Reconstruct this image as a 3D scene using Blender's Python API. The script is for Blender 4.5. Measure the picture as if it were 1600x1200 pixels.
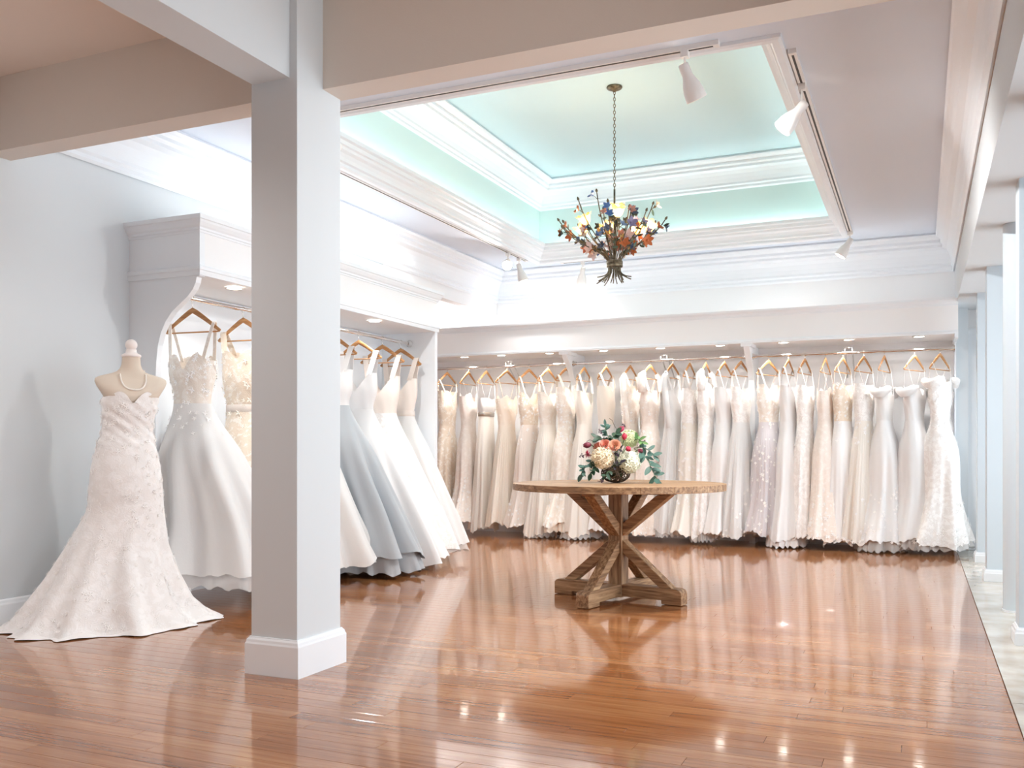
import bpy, math, random
from mathutils import Vector, Matrix
PI = math.pi
scene = bpy.context.scene
for o in list(bpy.data.objects):
    bpy.data.objects.remove(o, do_unlink=True)
COL = scene.collection
RND = random.Random(7)

# ------------------------------------------------------------------ camera
FPX = 1443.0
YAW = math.atan(638.0 / FPX)
cam_d = bpy.data.cameras.new('camera')
cam = bpy.data.objects.new('camera', cam_d)
COL.objects.link(cam)
cam.location = (0, 0, 1.0)
cam.rotation_euler = (PI / 2, 0, YAW)
cam_d.sensor_width = 36.0
cam_d.lens = 36.0 * FPX / 1600.0
cam_d.shift_y = 102.0 / 1600.0
cam_d.clip_start = 0.05
scene.camera = cam

# ------------------------------------------------------------------ exposure
vs = scene.view_settings
vs.view_transform = 'Standard'
vs.look = 'None'
vs.gamma = 1.0
vs.use_curve_mapping = False
vs.exposure = 1.1
scene.cycles.use_denoising = True
scene.cycles.max_bounces = 10
scene.cycles.diffuse_bounces = 6
scene.cycles.glossy_bounces = 4
scene.cycles.transparent_max_bounces = 12
scene.cycles.caustics_reflective = False
scene.cycles.caustics_refractive = False
scene.cycles.sample_clamp_indirect = 6.0

# ------------------------------------------------------------------ world: bright overcast daylight outside the windows
world = bpy.data.worlds.new('overcast_sky')
scene.world = world
world.use_nodes = True
bg = world.node_tree.nodes['Background']
bg.inputs['Color'].default_value = (0.86, 0.94, 1.0, 1)
bg.inputs['Strength'].default_value = 2.6

# ------------------------------------------------------------------ helpers
def hexc(r, g, b):
    def f(c):
        c /= 255.0
        return c / 12.92 if c <= 0.04045 else ((c + 0.055) / 1.055) ** 2.4
    return (f(r), f(g), f(b), 1.0)

MATS = {}
def mat(name, color, rough=0.5, metal=0.0, **kw):
    if name in MATS:
        return MATS[name]
    m = bpy.data.materials.new(name)
    m.use_nodes = True
    b = m.node_tree.nodes['Principled BSDF']
    b.inputs['Base Color'].default_value = color if len(color) == 4 else (*color, 1)
    b.inputs['Roughness'].default_value = rough
    b.inputs['Metallic'].default_value = metal
    for k, v in kw.items():
        b.inputs[k.replace('_', ' ')].default_value = v
    MATS[name] = m
    return m

def nodes_of(m):
    nt = m.node_tree
    return nt, nt.nodes['Principled BSDF'], nt.nodes, nt.links

def add_bump(m, scale, strength, dist=0.002, detail=3.0, stretch=None):
    nt, b, N, L = nodes_of(m)
    tc = N.new('ShaderNodeTexCoord')
    mp = N.new('ShaderNodeMapping')
    L.new(tc.outputs['Object'], mp.inputs['Vector'])
    if stretch:
        mp.inputs['Scale'].default_value = stretch
    nz = N.new('ShaderNodeTexNoise')
    nz.inputs['Scale'].default_value = scale
    nz.inputs['Detail'].default_value = detail
    L.new(mp.outputs['Vector'], nz.inputs['Vector'])
    bp = N.new('ShaderNodeBump')
    bp.inputs['Strength'].default_value = strength
    bp.inputs['Distance'].default_value = dist
    L.new(nz.outputs['Fac'], bp.inputs['Height'])
    L.new(bp.outputs['Normal'], b.inputs['Normal'])
    return m

def add_mottle(m, scale, c1, c2, stretch=None, lo=0.35, hi=0.65, detail=4.0):
    nt, b, N, L = nodes_of(m)
    tc = N.new('ShaderNodeTexCoord')
    mp = N.new('ShaderNodeMapping')
    L.new(tc.outputs['Object'], mp.inputs['Vector'])
    if stretch:
        mp.inputs['Scale'].default_value = stretch
    nz = N.new('ShaderNodeTexNoise')
    nz.inputs['Scale'].default_value = scale
    nz.inputs['Detail'].default_value = detail
    L.new(mp.outputs['Vector'], nz.inputs['Vector'])
    rp = N.new('ShaderNodeValToRGB')
    rp.color_ramp.elements[0].position = lo
    rp.color_ramp.elements[1].position = hi
    rp.color_ramp.elements[0].color = c1
    rp.color_ramp.elements[1].color = c2
    L.new(nz.outputs['Fac'], rp.inputs['Fac'])
    L.new(rp.outputs['Color'], b.inputs['Base Color'])
    return m

class MB:
    """collects shapes for ONE mesh"""
    def __init__(s):
        s.v = []; s.f = []
    def add(s, vs, fs):
        n = len(s.v)
        s.v += [tuple(p) for p in vs]
        s.f += [tuple(i + n for i in f) for f in fs]
        return s
    def box(s, x0, x1, y0, y1, z0, z1):
        v = [(x, y, z) for z in (z0, z1) for y in (y0, y1) for x in (x0, x1)]
        return s.add(v, [(0, 2, 3, 1), (4, 5, 7, 6), (0, 1, 5, 4), (2, 6, 7, 3), (0, 4, 6, 2), (1, 3, 7, 5)])
    def prism(s, poly, axis, a, b):
        """extrude a 2D polygon along an axis from a to b; poly in the two other axes in order"""
        n = len(poly)
        def pt(p, t):
            return {'x': (t, p[0], p[1]), 'y': (p[0], t, p[1]), 'z': (p[0], p[1], t)}[axis]
        v = [pt(p, a) for p in poly] + [pt(p, b) for p in poly]
        f = [tuple(range(n))[::-1], tuple(range(n, 2 * n))]
        f += [(i, (i + 1) % n, n + (i + 1) % n, n + i) for i in range(n)]
        return s.add(v, f)
    def lathe(s, prof, n=24, c=(0, 0, 0), close=True):
        """prof: (r, z) list, turned about z"""
        v = []
        for r, z in prof:
            for i in range(n):
                t = 2 * PI * i / n
                v.append((c[0] + r * math.cos(t), c[1] + r * math.sin(t), c[2] + z))
        f = []
        for k in range(len(prof) - 1):
            for i in range(n):
                j = (i + 1) % n
                f.append((k * n + i, k * n + j, (k + 1) * n + j, (k + 1) * n + i))
        if close:
            f.append(tuple(range(n))[::-1])
            m = (len(prof) - 1) * n
            f.append(tuple(range(m, m + n)))
        return s.add(v, f)
    def tube(s, pts, r, n=8, flat=1.0, up=None, cap=True):
        """r: radius or list; flat scales the section along the binormal"""
        P = [Vector(p) for p in pts]
        R = r if isinstance(r, (list, tuple)) else [r] * len(P)
        v = []; prev = None
        for i, p in enumerate(P):
            d = (P[min(i + 1, len(P) - 1)] - P[max(i - 1, 0)])
            d = d.normalized() if d.length > 1e-9 else Vector((0, 0, 1))
            if up is not None:
                a = Vector(up)
            elif prev is not None:
                a = prev
            else:
                a = Vector((0, 0, 1)) if abs(d.z) < 0.9 else Vector((1, 0, 0))
            bi = d.cross(a)
            if bi.length < 1e-6:
                bi = d.cross(Vector((0.3, 1, 0.2)))
            bi.normalize()
            a = bi.cross(d).normalized()
            prev = a
            for k in range(n):
                t = 2 * PI * k / n
                v.append(p + a * (R[i] * math.cos(t)) + bi * (R[i] * flat * math.sin(t)))
        f = []
        for i in range(len(P) - 1):
            for k in range(n):
                j = (k + 1) % n
                f.append((i * n + k, i * n + j, (i + 1) * n + j, (i + 1) * n + k))
        if cap:
            f.append(tuple(range(n))[::-1])
            m = (len(P) - 1) * n
            f.append(tuple(range(m, m + n)))
        return s.add(v, f)
    def ball(s, c, rx, ry=None, rz=None, n=16, m=10):
        ry = rx if ry is None else ry
        rz = rx if rz is None else rz
        v = [(c[0], c[1], c[2] - rz)]
        for i in range(1, m):
            p = -PI / 2 + PI * i / m
            for k in range(n):
                t = 2 * PI * k / n
                v.append((c[0] + rx * math.cos(p) * math.cos(t), c[1] + ry * math.cos(p) * math.sin(t), c[2] + rz * math.sin(p)))
        v.append((c[0], c[1], c[2] + rz))
        f = []
        for k in range(n):
            j = (k + 1) % n
            f.append((0, 1 + j, 1 + k))
            for i in range(m - 2):
                f.append((1 + i * n + k, 1 + i * n + j, 1 + (i + 1) * n + j, 1 + (i + 1) * n + k))
            f.append((1 + (m - 2) * n + k, 1 + (m - 2) * n + j, len(v) - 1))
        return s.add(v, f)
    def ring(s, x0, x1, y0, y1, prof, inward=1):
        """sweep a closed profile (offset, z) round a rectangle with mitred corners"""
        n = len(prof)
        v = []
        for (sx, sy) in ((0, 0), (1, 0), (1, 1), (0, 1)):
            for o, z in prof:
                o = o * inward
                v.append(((x1 - o) if sx else (x0 + o), (y1 - o) if sy else (y0 + o), z))
        f = []
        for c in range(4):
            d = (c + 1) % 4
            for i in range(n):
                j = (i + 1) % n
                f.append((c * n + i, d * n + i, d * n + j, c * n + j))
        return s.add(v, f)
    def path(s, corners, prof, closed_profile=True):
        """sweep a closed profile (out, z) along corner list [(x, y, outx, outy)] (out = mitre vector)"""
        n = len(prof)
        v = []
        for (x, y, ox, oy) in corners:
            for o, z in prof:
                v.append((x + ox * o, y + oy * o, z))
        f = []
        for c in range(len(corners) - 1):
            for i in range(n):
                j = (i + 1) % n
                f.append((c * n + i, (c + 1) * n + i, (c + 1) * n + j, c * n + j))
        f.append(tuple(range(n)))
        m = (len(corners) - 1) * n
        f.append(tuple(range(m, m + n))[::-1])
        return s.add(v, f)
    def mesh(s, name, material, smooth=False, angle=None):
        me = bpy.data.meshes.new(name)
        me.from_pydata(s.v, [], s.f)
        import bmesh
        bm = bmesh.new(); bm.from_mesh(me)
        bmesh.ops.recalc_face_normals(bm, faces=bm.faces)
        bm.to_mesh(me); bm.free()
        if material is not None:
            me.materials.append(material)
        if smooth:
            me.polygons.foreach_set('use_smooth', [True] * len(me.polygons))
            if angle:
                me.set_sharp_from_angle(angle=math.radians(angle))
        me.update()
        return me
    def build(s, name, material, parent=None, smooth=False, angle=None, loc=None, rot=None):
        return link(name, s.mesh(name, material, smooth, angle), parent, loc, rot)

def link(name, me, parent=None, loc=None, rot=None):
    o = bpy.data.objects.new(name, me)
    COL.objects.link(o)
    if parent is not None:
        o.parent = parent
    if loc is not None:
        o.location = loc
    if rot is not None:
        o.rotation_euler = rot
    return o

def thing(name, label, cat, loc=(0, 0, 0), rz=0.0, group=None):
    o = bpy.data.objects.new(name, None)
    o.empty_display_size = 0.1
    COL.objects.link(o)
    o.location = loc
    o.rotation_euler = (0, 0, rz)
    o['label'] = label
    o['category'] = cat
    if group:
        o['group'] = group
    return o

def tag(o, label, cat, group=None):
    o['label'] = label
    o['category'] = cat
    if group:
        o['group'] = group
    return o

def struct(o, label=None, cat=None):
    o['kind'] = 'structure'
    if label:
        o['label'] = label
    if cat:
        o['category'] = cat
    return o

def bevel(o, w, seg=2):
    md = o.modifiers.new('bevel', 'BEVEL')
    md.width = w
    md.segments = seg
    md.limit_method = 'ANGLE'
    return o

def light(name, kind, loc, energy, color, parent=None, **kw):
    d = bpy.data.lights.new(name, kind)
    d.energy = energy
    d.color = color
    for k, v in kw.items():
        setattr(d, k, v)
    o = bpy.data.objects.new(name, d)
    COL.objects.link(o)
    o.location = loc
    if parent is not None:
        o.parent = parent
    return o

def aim(o, target):
    d = Vector(target) - Vector(o.location)
    o.rotation_euler = d.to_track_quat('-Z', 'Y').to_euler()

# window daylight: portals guide the sky's own light through the glazing on the window side
pd = bpy.data.lights.new('window_portal', 'AREA')
pd.shape = 'RECTANGLE'
pd.size = 9.1
pd.size_y = 2.4
pd.cycles.is_portal = True
po = bpy.data.objects.new('window_portal', pd)
COL.objects.link(po)
po.location = (1.76, 5.1, 1.2)
po.rotation_euler = (PI / 2, 0, PI / 2)

# ------------------------------------------------------------------ key coordinates (metres)
XL, YB = -4.73, 10.25          # left wall face, back wall face
XR = 0.315                     # face of the beam over the window side
ZC, ZF, ZR = 3.15, 3.045, 2.385  # main ceiling, front-zone ceiling, window-side ceiling
TX0, TX1, TY0, TY1 = -4.0, -0.71, 4.97, 9.82   # tray opening
ZT = 4.02
YSOF = 9.62                    # front face of the back soffit
ZS = 2.09                      # underside of both soffits
WARM = (1.0, 0.975, 0.955)
# ------------------------------------------------------------------ materials of the shell
wallm = add_bump(mat('blue_grey_paint', hexc(212, 217, 220), 0.6), 220, 0.08, 0.001)
postm = mat('pale_blue_paint', hexc(208, 221, 230), 0.5)
whitem = mat('white_trim_paint', hexc(236, 240, 244), 0.42)
creamm = add_bump(mat('soffit_paint', hexc(240, 240, 241), 0.55), 200, 0.05, 0.001)
ceilm = add_bump(mat('ceiling_paint', hexc(221, 229, 240), 0.75), 260, 0.10, 0.001)  # blue tint in the colour offsets warm light bounced off the floor
fceilm = mat('bounce_tinted_ceiling_paint', hexc(234, 220, 208), 0.75)  # white ceiling with the warm floor bounce painted into its colour
beamm = add_bump(mat('bounce_tinted_beam_paint', hexc(224, 216, 207), 0.65), 150, 0.25, 0.002)  # warm tint paints floor bounce light into the beam colour
greenm = mat('sage_paint', hexc(212, 232, 228), 0.7)
aquam = mat('aqua_paint', hexc(206, 230, 236), 0.7)
chrome = mat('chrome', (0.75, 0.74, 0.73, 1), 0.12, 1.0)
darkm = mat('dark_gap', hexc(120, 70, 42), 0.8)

# glossy planks: tone comes from a per-plank attribute, grain from the place on the plank
def wood_floor():
    m = mat('varnished_plank', (0.4, 0.2, 0.1, 1), 0.16)
    nt, b, N, L = nodes_of(m)
    at = N.new('ShaderNodeAttribute'); at.attribute_name = 'tone'
    geo = N.new('ShaderNodeNewGeometry')
    off = N.new('ShaderNodeVectorMath'); off.operation = 'MULTIPLY'
    off.inputs[1].default_value = (37.0, 11.0, 5.0)
    L.new(at.outputs['Color'], off.inputs[0])
    add = N.new('ShaderNodeVectorMath'); add.operation = 'ADD'
    L.new(geo.outputs['Position'], add.inputs[0]); L.new(off.outputs['Vector'], add.inputs[1])
    mp = N.new('ShaderNodeMapping'); mp.inputs['Scale'].default_value = (1.3, 26, 1)
    L.new(add.outputs['Vector'], mp.inputs['Vector'])
    nz = N.new('ShaderNodeTexNoise'); nz.inputs['Scale'].default_value = 2.2; nz.inputs['Detail'].default_value = 6
    L.new(mp.outputs['Vector'], nz.inputs['Vector'])
    mix = N.new('ShaderNodeMath'); mix.operation = 'MULTIPLY_ADD'
    mix.inputs[1].default_value = 0.85; 
    L.new(nz.outputs['Fac'], mix.inputs[0])
    sep = N.new('ShaderNodeSeparateColor'); L.new(at.outputs['Color'], sep.inputs['Color'])
    half = N.new('ShaderNodeMath'); half.operation = 'MULTIPLY'; half.inputs[1].default_value = 0.30
    L.new(sep.outputs['Red'], half.inputs[0]); L.new(half.outputs[0], mix.inputs[2])
    rp = N.new('ShaderNodeValToRGB'); cr = rp.color_ramp
    cr.elements[0].position = 0.25; cr.elements[0].color = hexc(124, 72, 40)
    cr.elements[1].position = 0.95; cr.elements[1].color = hexc(192, 138, 92)
    e = cr.elements.new(0.55); e.color = hexc(163, 104, 61)
    L.new(mix.outputs[0], rp.inputs['Fac']); L.new(rp.outputs['Color'], b.inputs['Base Color'])
    b.inputs['Coat Weight'].default_value = 0.7
    b.inputs['Coat Roughness'].default_value = 0.06
    b.inputs['Specular IOR Level'].default_value = 0.15
    # gentle cupping of the varnished boards and wavy varnish film
    n2 = N.new('ShaderNodeTexNoise'); n2.inputs['Scale'].default_value = 1.0; n2.inputs['Detail'].default_value = 2
    m2 = N.new('ShaderNodeMapping'); m2.inputs['Scale'].default_value = (2.2, 22, 1)
    L.new(geo.outputs['Position'], m2.inputs['Vector']); L.new(m2.outputs['Vector'], n2.inputs['Vector'])
    bp = N.new('ShaderNodeBump'); bp.inputs['Strength'].default_value = 0.05; bp.inputs['Distance'].default_value = 0.004
    L.new(n2.outputs['Fac'], bp.inputs['Height'])
    L.new(bp.outputs['Normal'], b.inputs['Normal']); L.new(bp.outputs['Normal'], b.inputs['Coat Normal'])
    return m
floorm = wood_floor()
tilem = add_bump(add_mottle(mat('pale_stone_tile', hexc(205, 195, 180), 0.14), 5.0, hexc(186, 172, 154), hexc(216, 208, 196)), 4.0, 0.04, 0.004)
tilem.node_tree.nodes['Principled BSDF'].inputs['Coat Weight'].default_value = 0.4

# ------------------------------------------------------------------ floor
XSEAM = 0.325
fl = MB().box(-6.7, 1.72, -4.1, 10.4, -0.10, -0.008).build('floor', darkm)
struct(fl, 'polished orange brown plank floor with a pale tiled strip by the windows', 'floor')
PW = 0.083
def plank_mesh(mb, tones, x0, x1, y0, y1, tone):
    g = 0.0004; c = 0.0009
    a = (x0 + g, x1 - g, y0 + g, y1 - g)
    v = [(a[0], a[2], -0.009), (a[1], a[2], -0.009), (a[1], a[3], -0.009), (a[0], a[3], -0.009),
         (a[0], a[2], -c), (a[1], a[2], -c), (a[1], a[3], -c), (a[0], a[3], -c),
         (a[0] + c, a[2] + c, 0), (a[1] - c, a[2] + c, 0), (a[1] - c, a[3] - c, 0), (a[0] + c, a[3] - c, 0)]
    f = [(0, 1, 5, 4), (1, 2, 6, 5), (2, 3, 7, 6), (3, 0, 4, 7), (4, 5, 9, 8), (5, 6, 10, 9), (6, 7, 11, 10), (7, 4, 8, 11), (8, 9, 10, 11)]
    mb.add(v, f)
    tones += [tone] * 12
def set_tones(me, tones):
    at = me.color_attributes.new('tone', 'FLOAT_COLOR', 'POINT')
    flat = []
    for t in tones:
        flat += [t[0], t[1], t[2], 1.0]
    at.data.foreach_set('color', flat)
planks = []
row = 0
y = -4.0
while y < 10.35:
    x = -6.6 - RND.random() * 1.2
    while x < XSEAM - 0.001:
        ln = RND.uniform(0.75, 1.9)
        x1 = min(x + ln, XSEAM)
        if XSEAM - x1 < 0.15:
            x1 = XSEAM
        if x1 > -6.6:
            planks.append((max(x, -6.6), x1, y, y + PW, (RND.random(), RND.random(), RND.random())))
        x = x1
    y += PW
def in_view(p):
    cx, cy = (p[0] + p[1]) / 2, (p[2] + p[3]) / 2
    S, C = math.sin(YAW), math.cos(YAW)
    best = None
    for xx in (p[0], cx, p[1]):
        d = -xx * S + cy * C
        if d > 0.5:
            px = 800 + FPX * (xx * C + cy * S) / d
            py = 702 + FPX / d
            if -30 < px < 1630 and py < 1215:
                best = d if best is None else min(best, d)
    return best
scored = sorted([(in_view(p), i) for i, p in enumerate(planks) if in_view(p)])
near = set(i for _, i in scored[:300])
rest = MB(); rt = []
for i, p in enumerate(planks):
    if i in near:
        mb = MB(); tn = []
        plank_mesh(mb, tn, p[0], p[1], p[2], p[3], p[4])
        me = mb.mesh('plank', floorm)
        set_tones(me, tn)
        link('plank', me, fl)
    else:
        plank_mesh(rest, rt, p[0], p[1], p[2], p[3], p[4])
me = rest.mesh('planks_beyond', floorm)
set_tones(me, rt)
o = link('planks_beyond', me, fl); o['kind'] = 'stuff'
# tiled strip by the windows
for k in range(9):
    y0 = -5.02 + k * 1.83
    t = MB().box(XSEAM + 0.004, 1.70, max(-4.0, y0 + 0.002), min(y0 + 1.828, 10.35), -0.009, -0.0005).build('floor_tile', tilem, fl)

# ------------------------------------------------------------------ walls
wl = MB().box(XL - 0.12, XL, -4.0, 7.63, -0.005, 3.2).build('wall_left', wallm)
struct(wl, 'pale blue grey painted wall behind the mannequin', 'wall')
o = MB().box(XL - 0.12, XL, 7.63, YB, 2.64, 3.2).build('wall_left_header', creamm)
struct(o, 'cream header continuing the wall above the far passage', 'wall')
o = MB().box(-6.7, 1.72, YB, YB + 0.12, -0.005, 3.25).build('wall_back', creamm)
struct(o, 'cream back wall behind the long row of gowns', 'wall')
o = MB().box(-6.7, -6.6, 7.5, YB, -0.005, 2.9).build('wall_passage_side', creamm); struct(o, 'wall at the end of the side passage', 'wall')
o = MB().box(-6.7, XL - 0.12, 7.5, 7.63, -0.005, 2.9).build('wall_passage_front', creamm); struct(o, 'wall closing the side passage', 'wall')
o = MB().box(XL - 0.12, 1.72, -4.12, -4.0, -0.005, 3.2).build('wall_front', wallm); struct(o, 'plain wall across the front of the shop', 'wall')

o = MB().box(1.60, 1.72, -4.0, 0.60, -0.005, 3.2).build('wall_right', wallm); struct(o, 'plain wall before the windows start', 'wall')
o = MB().box(1.60, 1.72, 9.60, YB, -0.005, 3.2).build('wall_right_end', wallm); struct(o, 'plain wall past the last window', 'wall')
# ------------------------------------------------------------------ ceilings
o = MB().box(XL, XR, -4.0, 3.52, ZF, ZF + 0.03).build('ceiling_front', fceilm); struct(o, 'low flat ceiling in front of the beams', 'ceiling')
o = MB().box(-6.6, XL - 0.12, 7.63, YB, 2.74, 2.77).build('ceiling_passage', creamm); struct(o, 'low ceiling of the side passage', 'ceiling')
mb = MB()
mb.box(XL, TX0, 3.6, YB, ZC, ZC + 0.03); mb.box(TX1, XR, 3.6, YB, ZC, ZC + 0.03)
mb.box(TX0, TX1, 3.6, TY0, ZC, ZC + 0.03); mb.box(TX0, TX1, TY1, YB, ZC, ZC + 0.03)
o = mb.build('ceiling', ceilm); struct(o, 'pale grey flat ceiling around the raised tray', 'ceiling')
mb = MB()
w = 0.04
mb.box(TX0 - w, TX0, TY0 - w, TY1 + w, ZC + 0.03, ZT); mb.box(TX1, TX1 + w, TY0 - w, TY1 + w, ZC + 0.03, ZT)
mb.box(TX0, TX1, TY0 - w, TY0, ZC + 0.03, ZT); mb.box(TX0, TX1, TY1, TY1 + w, ZC + 0.03, ZT)
o = mb.build('ceiling_tray_side', greenm); struct(o, 'sage green sides of the raised ceiling tray', 'ceiling')
o = MB().box(TX0 - w, TX1 + w, TY0 - w, TY1 + w, ZT, ZT + 0.03).build('ceiling_tray_top', aquam); struct(o, 'pale aqua top of the raised ceiling tray', 'ceiling')

def steps(p0, p1, ridges, back):
    """stepped crown profile from p0 (wall, low) to p1 (ceiling, far out); ridges: list of (t, dz) kinks"""
    pts = [(0.0, p0[1] - 0.0)]
    n = len(ridges)
    for t, k in ridges:
        o = p0[0] + (p1[0] - p0[0]) * t
        z = p0[1] + (p1[1] - p0[1]) * t
        pts.append((o + k * 0.012, z - k * 0.012))
    pts.append(p1)
    return pts + back
RID = [(0.0, 1.0), (0.06, 1.2), (0.10, 0.2), (0.16, 0.6), (0.20, -0.2), (0.30, -0.9), (0.42, -1.2), (0.54, -0.9), (0.62, 0.3), (0.66, 0.9), (0.70, 0.0), (0.78, 0.8), (0.82, -0.3), (0.90, 0.6), (0.94, 1.2), (1.0, 1.4)]
crown = steps((0.004, 2.79), (0.16, ZC - 0.005), RID, [(0.16, ZC + 0.01), (-0.01, ZC + 0.01), (-0.01, 2.79)])
o = MB().ring(XL, XR, 3.65, YB, crown).build('trim_1', whitem); struct(o, 'deep white crown moulding around the main ceiling', 'moulding')
ucrown = steps((0.004, 3.735), (0.245, ZT - 0.005), RID, [(0.245, ZT + 0.01), (-0.01, ZT + 0.01), (-0.01, 3.735)])
o = MB().ring(TX0, TX1, TY0, TY1, ucrown).build('trim_2', whitem); struct(o, 'white crown moulding high inside the raised tray', 'moulding')
lip = [(-0.05, ZC), (-0.05, ZC - 0.018), (-0.035, ZC - 0.026), (0.0, ZC - 0.026), (0.012, ZC - 0.012), (0.012, ZC + 0.012), (0.03, ZC + 0.02), (0.036, ZC + 0.045),
       (0.05, ZC + 0.07), (0.072, ZC + 0.085), (0.078, ZC + 0.105), (0.092, ZC + 0.112), (0.098, ZC + 0.14), (0.118, ZC + 0.15), (0.122, ZC + 0.178), (0.104, ZC + 0.18), (0.075, ZC + 0.11), (0.02, ZC + 0.04), (-0.02, ZC + 0.03)]
o = MB().ring(TX0, TX1, TY0, TY1, lip).build('trim_3', whitem); struct(o, 'stepped white moulding around the lower edge of the tray', 'moulding')

# ------------------------------------------------------------------ beams and column
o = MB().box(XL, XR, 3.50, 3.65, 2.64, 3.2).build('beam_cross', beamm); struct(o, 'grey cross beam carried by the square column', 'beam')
o = MB().box(-2.73, -2.53, -4.0, 3.50, 2.63, 3.2).build('beam_front', wallm); struct(o, 'blue grey beam running forward from the column', 'beam')
o = MB().box(XR, 1.72, -4.0, YB, ZR, 3.2).build('beam_window_side', wallm); struct(o, 'low bulkhead above the window posts', 'beam')
colm = thing('column', 'square pale grey column with white base, standing in front', 'column', (-2.615, 3.475, 0))
bevel(MB().box(-0.125, 0.125, -0.165, 0.165, 0, 3.2).build('shaft', wallm, colm), 0.003)
def base_ring(mb, x0, x1, y0, y1, h=0.15):
    prof = [(0, 0), (0.02, 0), (0.02, h - 0.03), (0.016, h - 0.022), (0.014, h - 0.012), (0.007, h - 0.004), (0.006, h), (0, h)]
    return mb.ring(x0, x1, y0, y1, prof, inward=-1)
base_ring(MB(), -0.125, 0.125, -0.165, 0.165, 0.165).build('baseboard', whitem, colm)
colm['kind'] = 'structure'

bbp = [(0, 0), (0.02, 0), (0.02, 0.125), (0.015, 0.135), (0.013, 0.148), (0.006, 0.155), (0, 0.155)]
o = MB().path([(XL, -4.0, 1, 0), (XL, 4.51, 1, 0)], bbp).build('baseboard_left', whitem); struct(o, 'tall white baseboard under the blue grey wall', 'baseboard')
o = MB().path([(-6.6, YB, 0, -1), (0.31, YB, 0, -1)], bbp).build('baseboard_back', whitem); struct(o, 'white baseboard under the hanging gowns', 'baseboard')

# ------------------------------------------------------------------ built-in alcove on the left wall
UY0, UY1, UX = 4.51, 7.63, -4.138
alc = thing('display_alcove', 'white built-in gown alcove with curved side panel against the blue grey wall', 'alcove', (XL, UY0, 0))
def rel(mb, name, m, **k):
    o = mb.build(name, m, None, **k)
    o.parent = alc
    o.matrix_parent_inverse = Matrix.Translation(-Vector(alc.location))
    return o
curve = [(UX, 2.09), (UX - 0.025, 2.085), (UX - 0.032, 2.05), (UX - 0.055, 2.01), (UX - 0.10, 1.965), (UX - 0.16, 1.925), (UX - 0.225, 1.88), (UX - 0.28, 1.82), (UX - 0.32, 1.75), (UX - 0.345, 1.67), (UX - 0.36, 1.56), (UX - 0.365, 1.45), (UX - 0.365, 0.0)]
rel(MB().prism([(XL, 0.0), (XL, 2.46), (UX, 2.46)] + curve, 'y', UY0, UY0 + 0.045), 'side_panel', whitem)
rel(MB().box(XL, UX, UY1 - 0.045, UY1, 0, ZS + 0.02), 'end_panel', whitem)
rel(MB().box(XL, UX, UY0 + 0.045, UY1, ZS + 0.005, 2.46), 'soffit', creamm)
rel(MB().box(XL, XL + 0.012, UY0 + 0.045, UY1 - 0.045, 0.15, ZS), 'back_panel', whitem)
rel(MB().box(XL, XL + 0.02, UY0 + 0.045, UY1 - 0.045, 0.0, 0.15), 'baseboard', whitem)
ucr = [(0, 2.365), (0.006, 2.365), (0.008, 2.378), (0.014, 2.382), (0.014, 2.395), (0.024, 2.405), (0.036, 2.425), (0.040, 2.438), (0.048, 2.442), (0.050, 2.468), (0.0, 2.468)]
rel(MB().path([(XL, UY0, 0, -1), (UX, UY0, 1, -1), (UX, UY1, 1, 1), (XL, UY1, 0, 1)], ucr), 'crown_moulding', whitem)
ulo = [(0, 2.095), (0.009, 2.095), (0.012, 2.115), (0.012, 2.125), (0.018, 2.13), (0.018, 2.15), (0.008, 2.158), (0.0, 2.16)]
rel(MB().path([(XL, UY0, 0, -1), (UX, UY0, 1, -1), (UX, UY1, 1, 1), (XL, UY1, 0, 1)], ulo), 'lower_moulding', whitem)

# ------------------------------------------------------------------ long soffit and dividers on the back wall
bs = thing('wardrobe_soffit', 'long cream soffit with mouldings above the back row of gowns', 'soffit', (-3.0, YB, ZS))
def relb(mb, name, m, par, **k):
    o = mb.build(name, m, None, **k)
    o.parent = par
    o.matrix_parent_inverse = Matrix.Translation(-Vector(par.location))
    return o
relb(MB().box(-6.6, 0.325, YSOF, YB, ZS, 2.41), 'soffit_box', creamm, bs)
bcr = [(0, 2.352), (0.006, 2.352), (0.010, 2.366), (0.016, 2.37), (0.02, 2.384), (0.034, 2.395), (0.04, 2.402), (0.044, 2.42), (0, 2.42)]
relb(MB().path([(-6.6, YSOF, 0, -1), (0.325, YSOF, 0, -1)], bcr), 'crown_moulding', whitem, bs)
blo = [(0, ZS - 0.004), (0.010, ZS - 0.004), (0.012, ZS + 0.016), (0.006, ZS + 0.022), (0.004, ZS + 0.034), (0, ZS + 0.034)]
relb(MB().path([(-6.6, YSOF, 0, -1), (0.325, YSOF, 0, -1)], blo), 'lower_moulding', whitem, bs)
dcurve = [(YSOF + 0.02, ZS), (YSOF + 0.03, 2.055), (YSOF + 0.06, 2.02), (YSOF + 0.10, 1.98), (YSOF + 0.16, 1.94), (YSOF + 0.225, 1.88), (YSOF + 0.28, 1.81), (YSOF + 0.33, 1.73), (YSOF + 0.36, 1.64), (YSOF + 0.38, 1.5), (YSOF + 0.39, 0.0)]
for X, lab in ((-3.63, 'white curved divider panel between the alcove-side and middle back rails'), (-1.635, 'white curved divider panel between the middle and window-side back rails')):
    dv = thing('divider_panel', lab, 'divider', (X, YB, 0), group='divider panels between the back rails')
    relb(MB().prism(dcurve + [(YB, 0.0), (YB, ZS)], 'x', X - 0.03, X + 0.03), 'panel', whitem, dv)
    relb(MB().box(X - 0.055, X + 0.055, YSOF + 0.005, YSOF + 0.3, ZS - 0.035, ZS), 'top_block', whitem, dv)
ep = thing('end_pillar', 'white end pillar with base block beside the last gown', 'pillar', (0.37, 10.2, 0))
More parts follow.
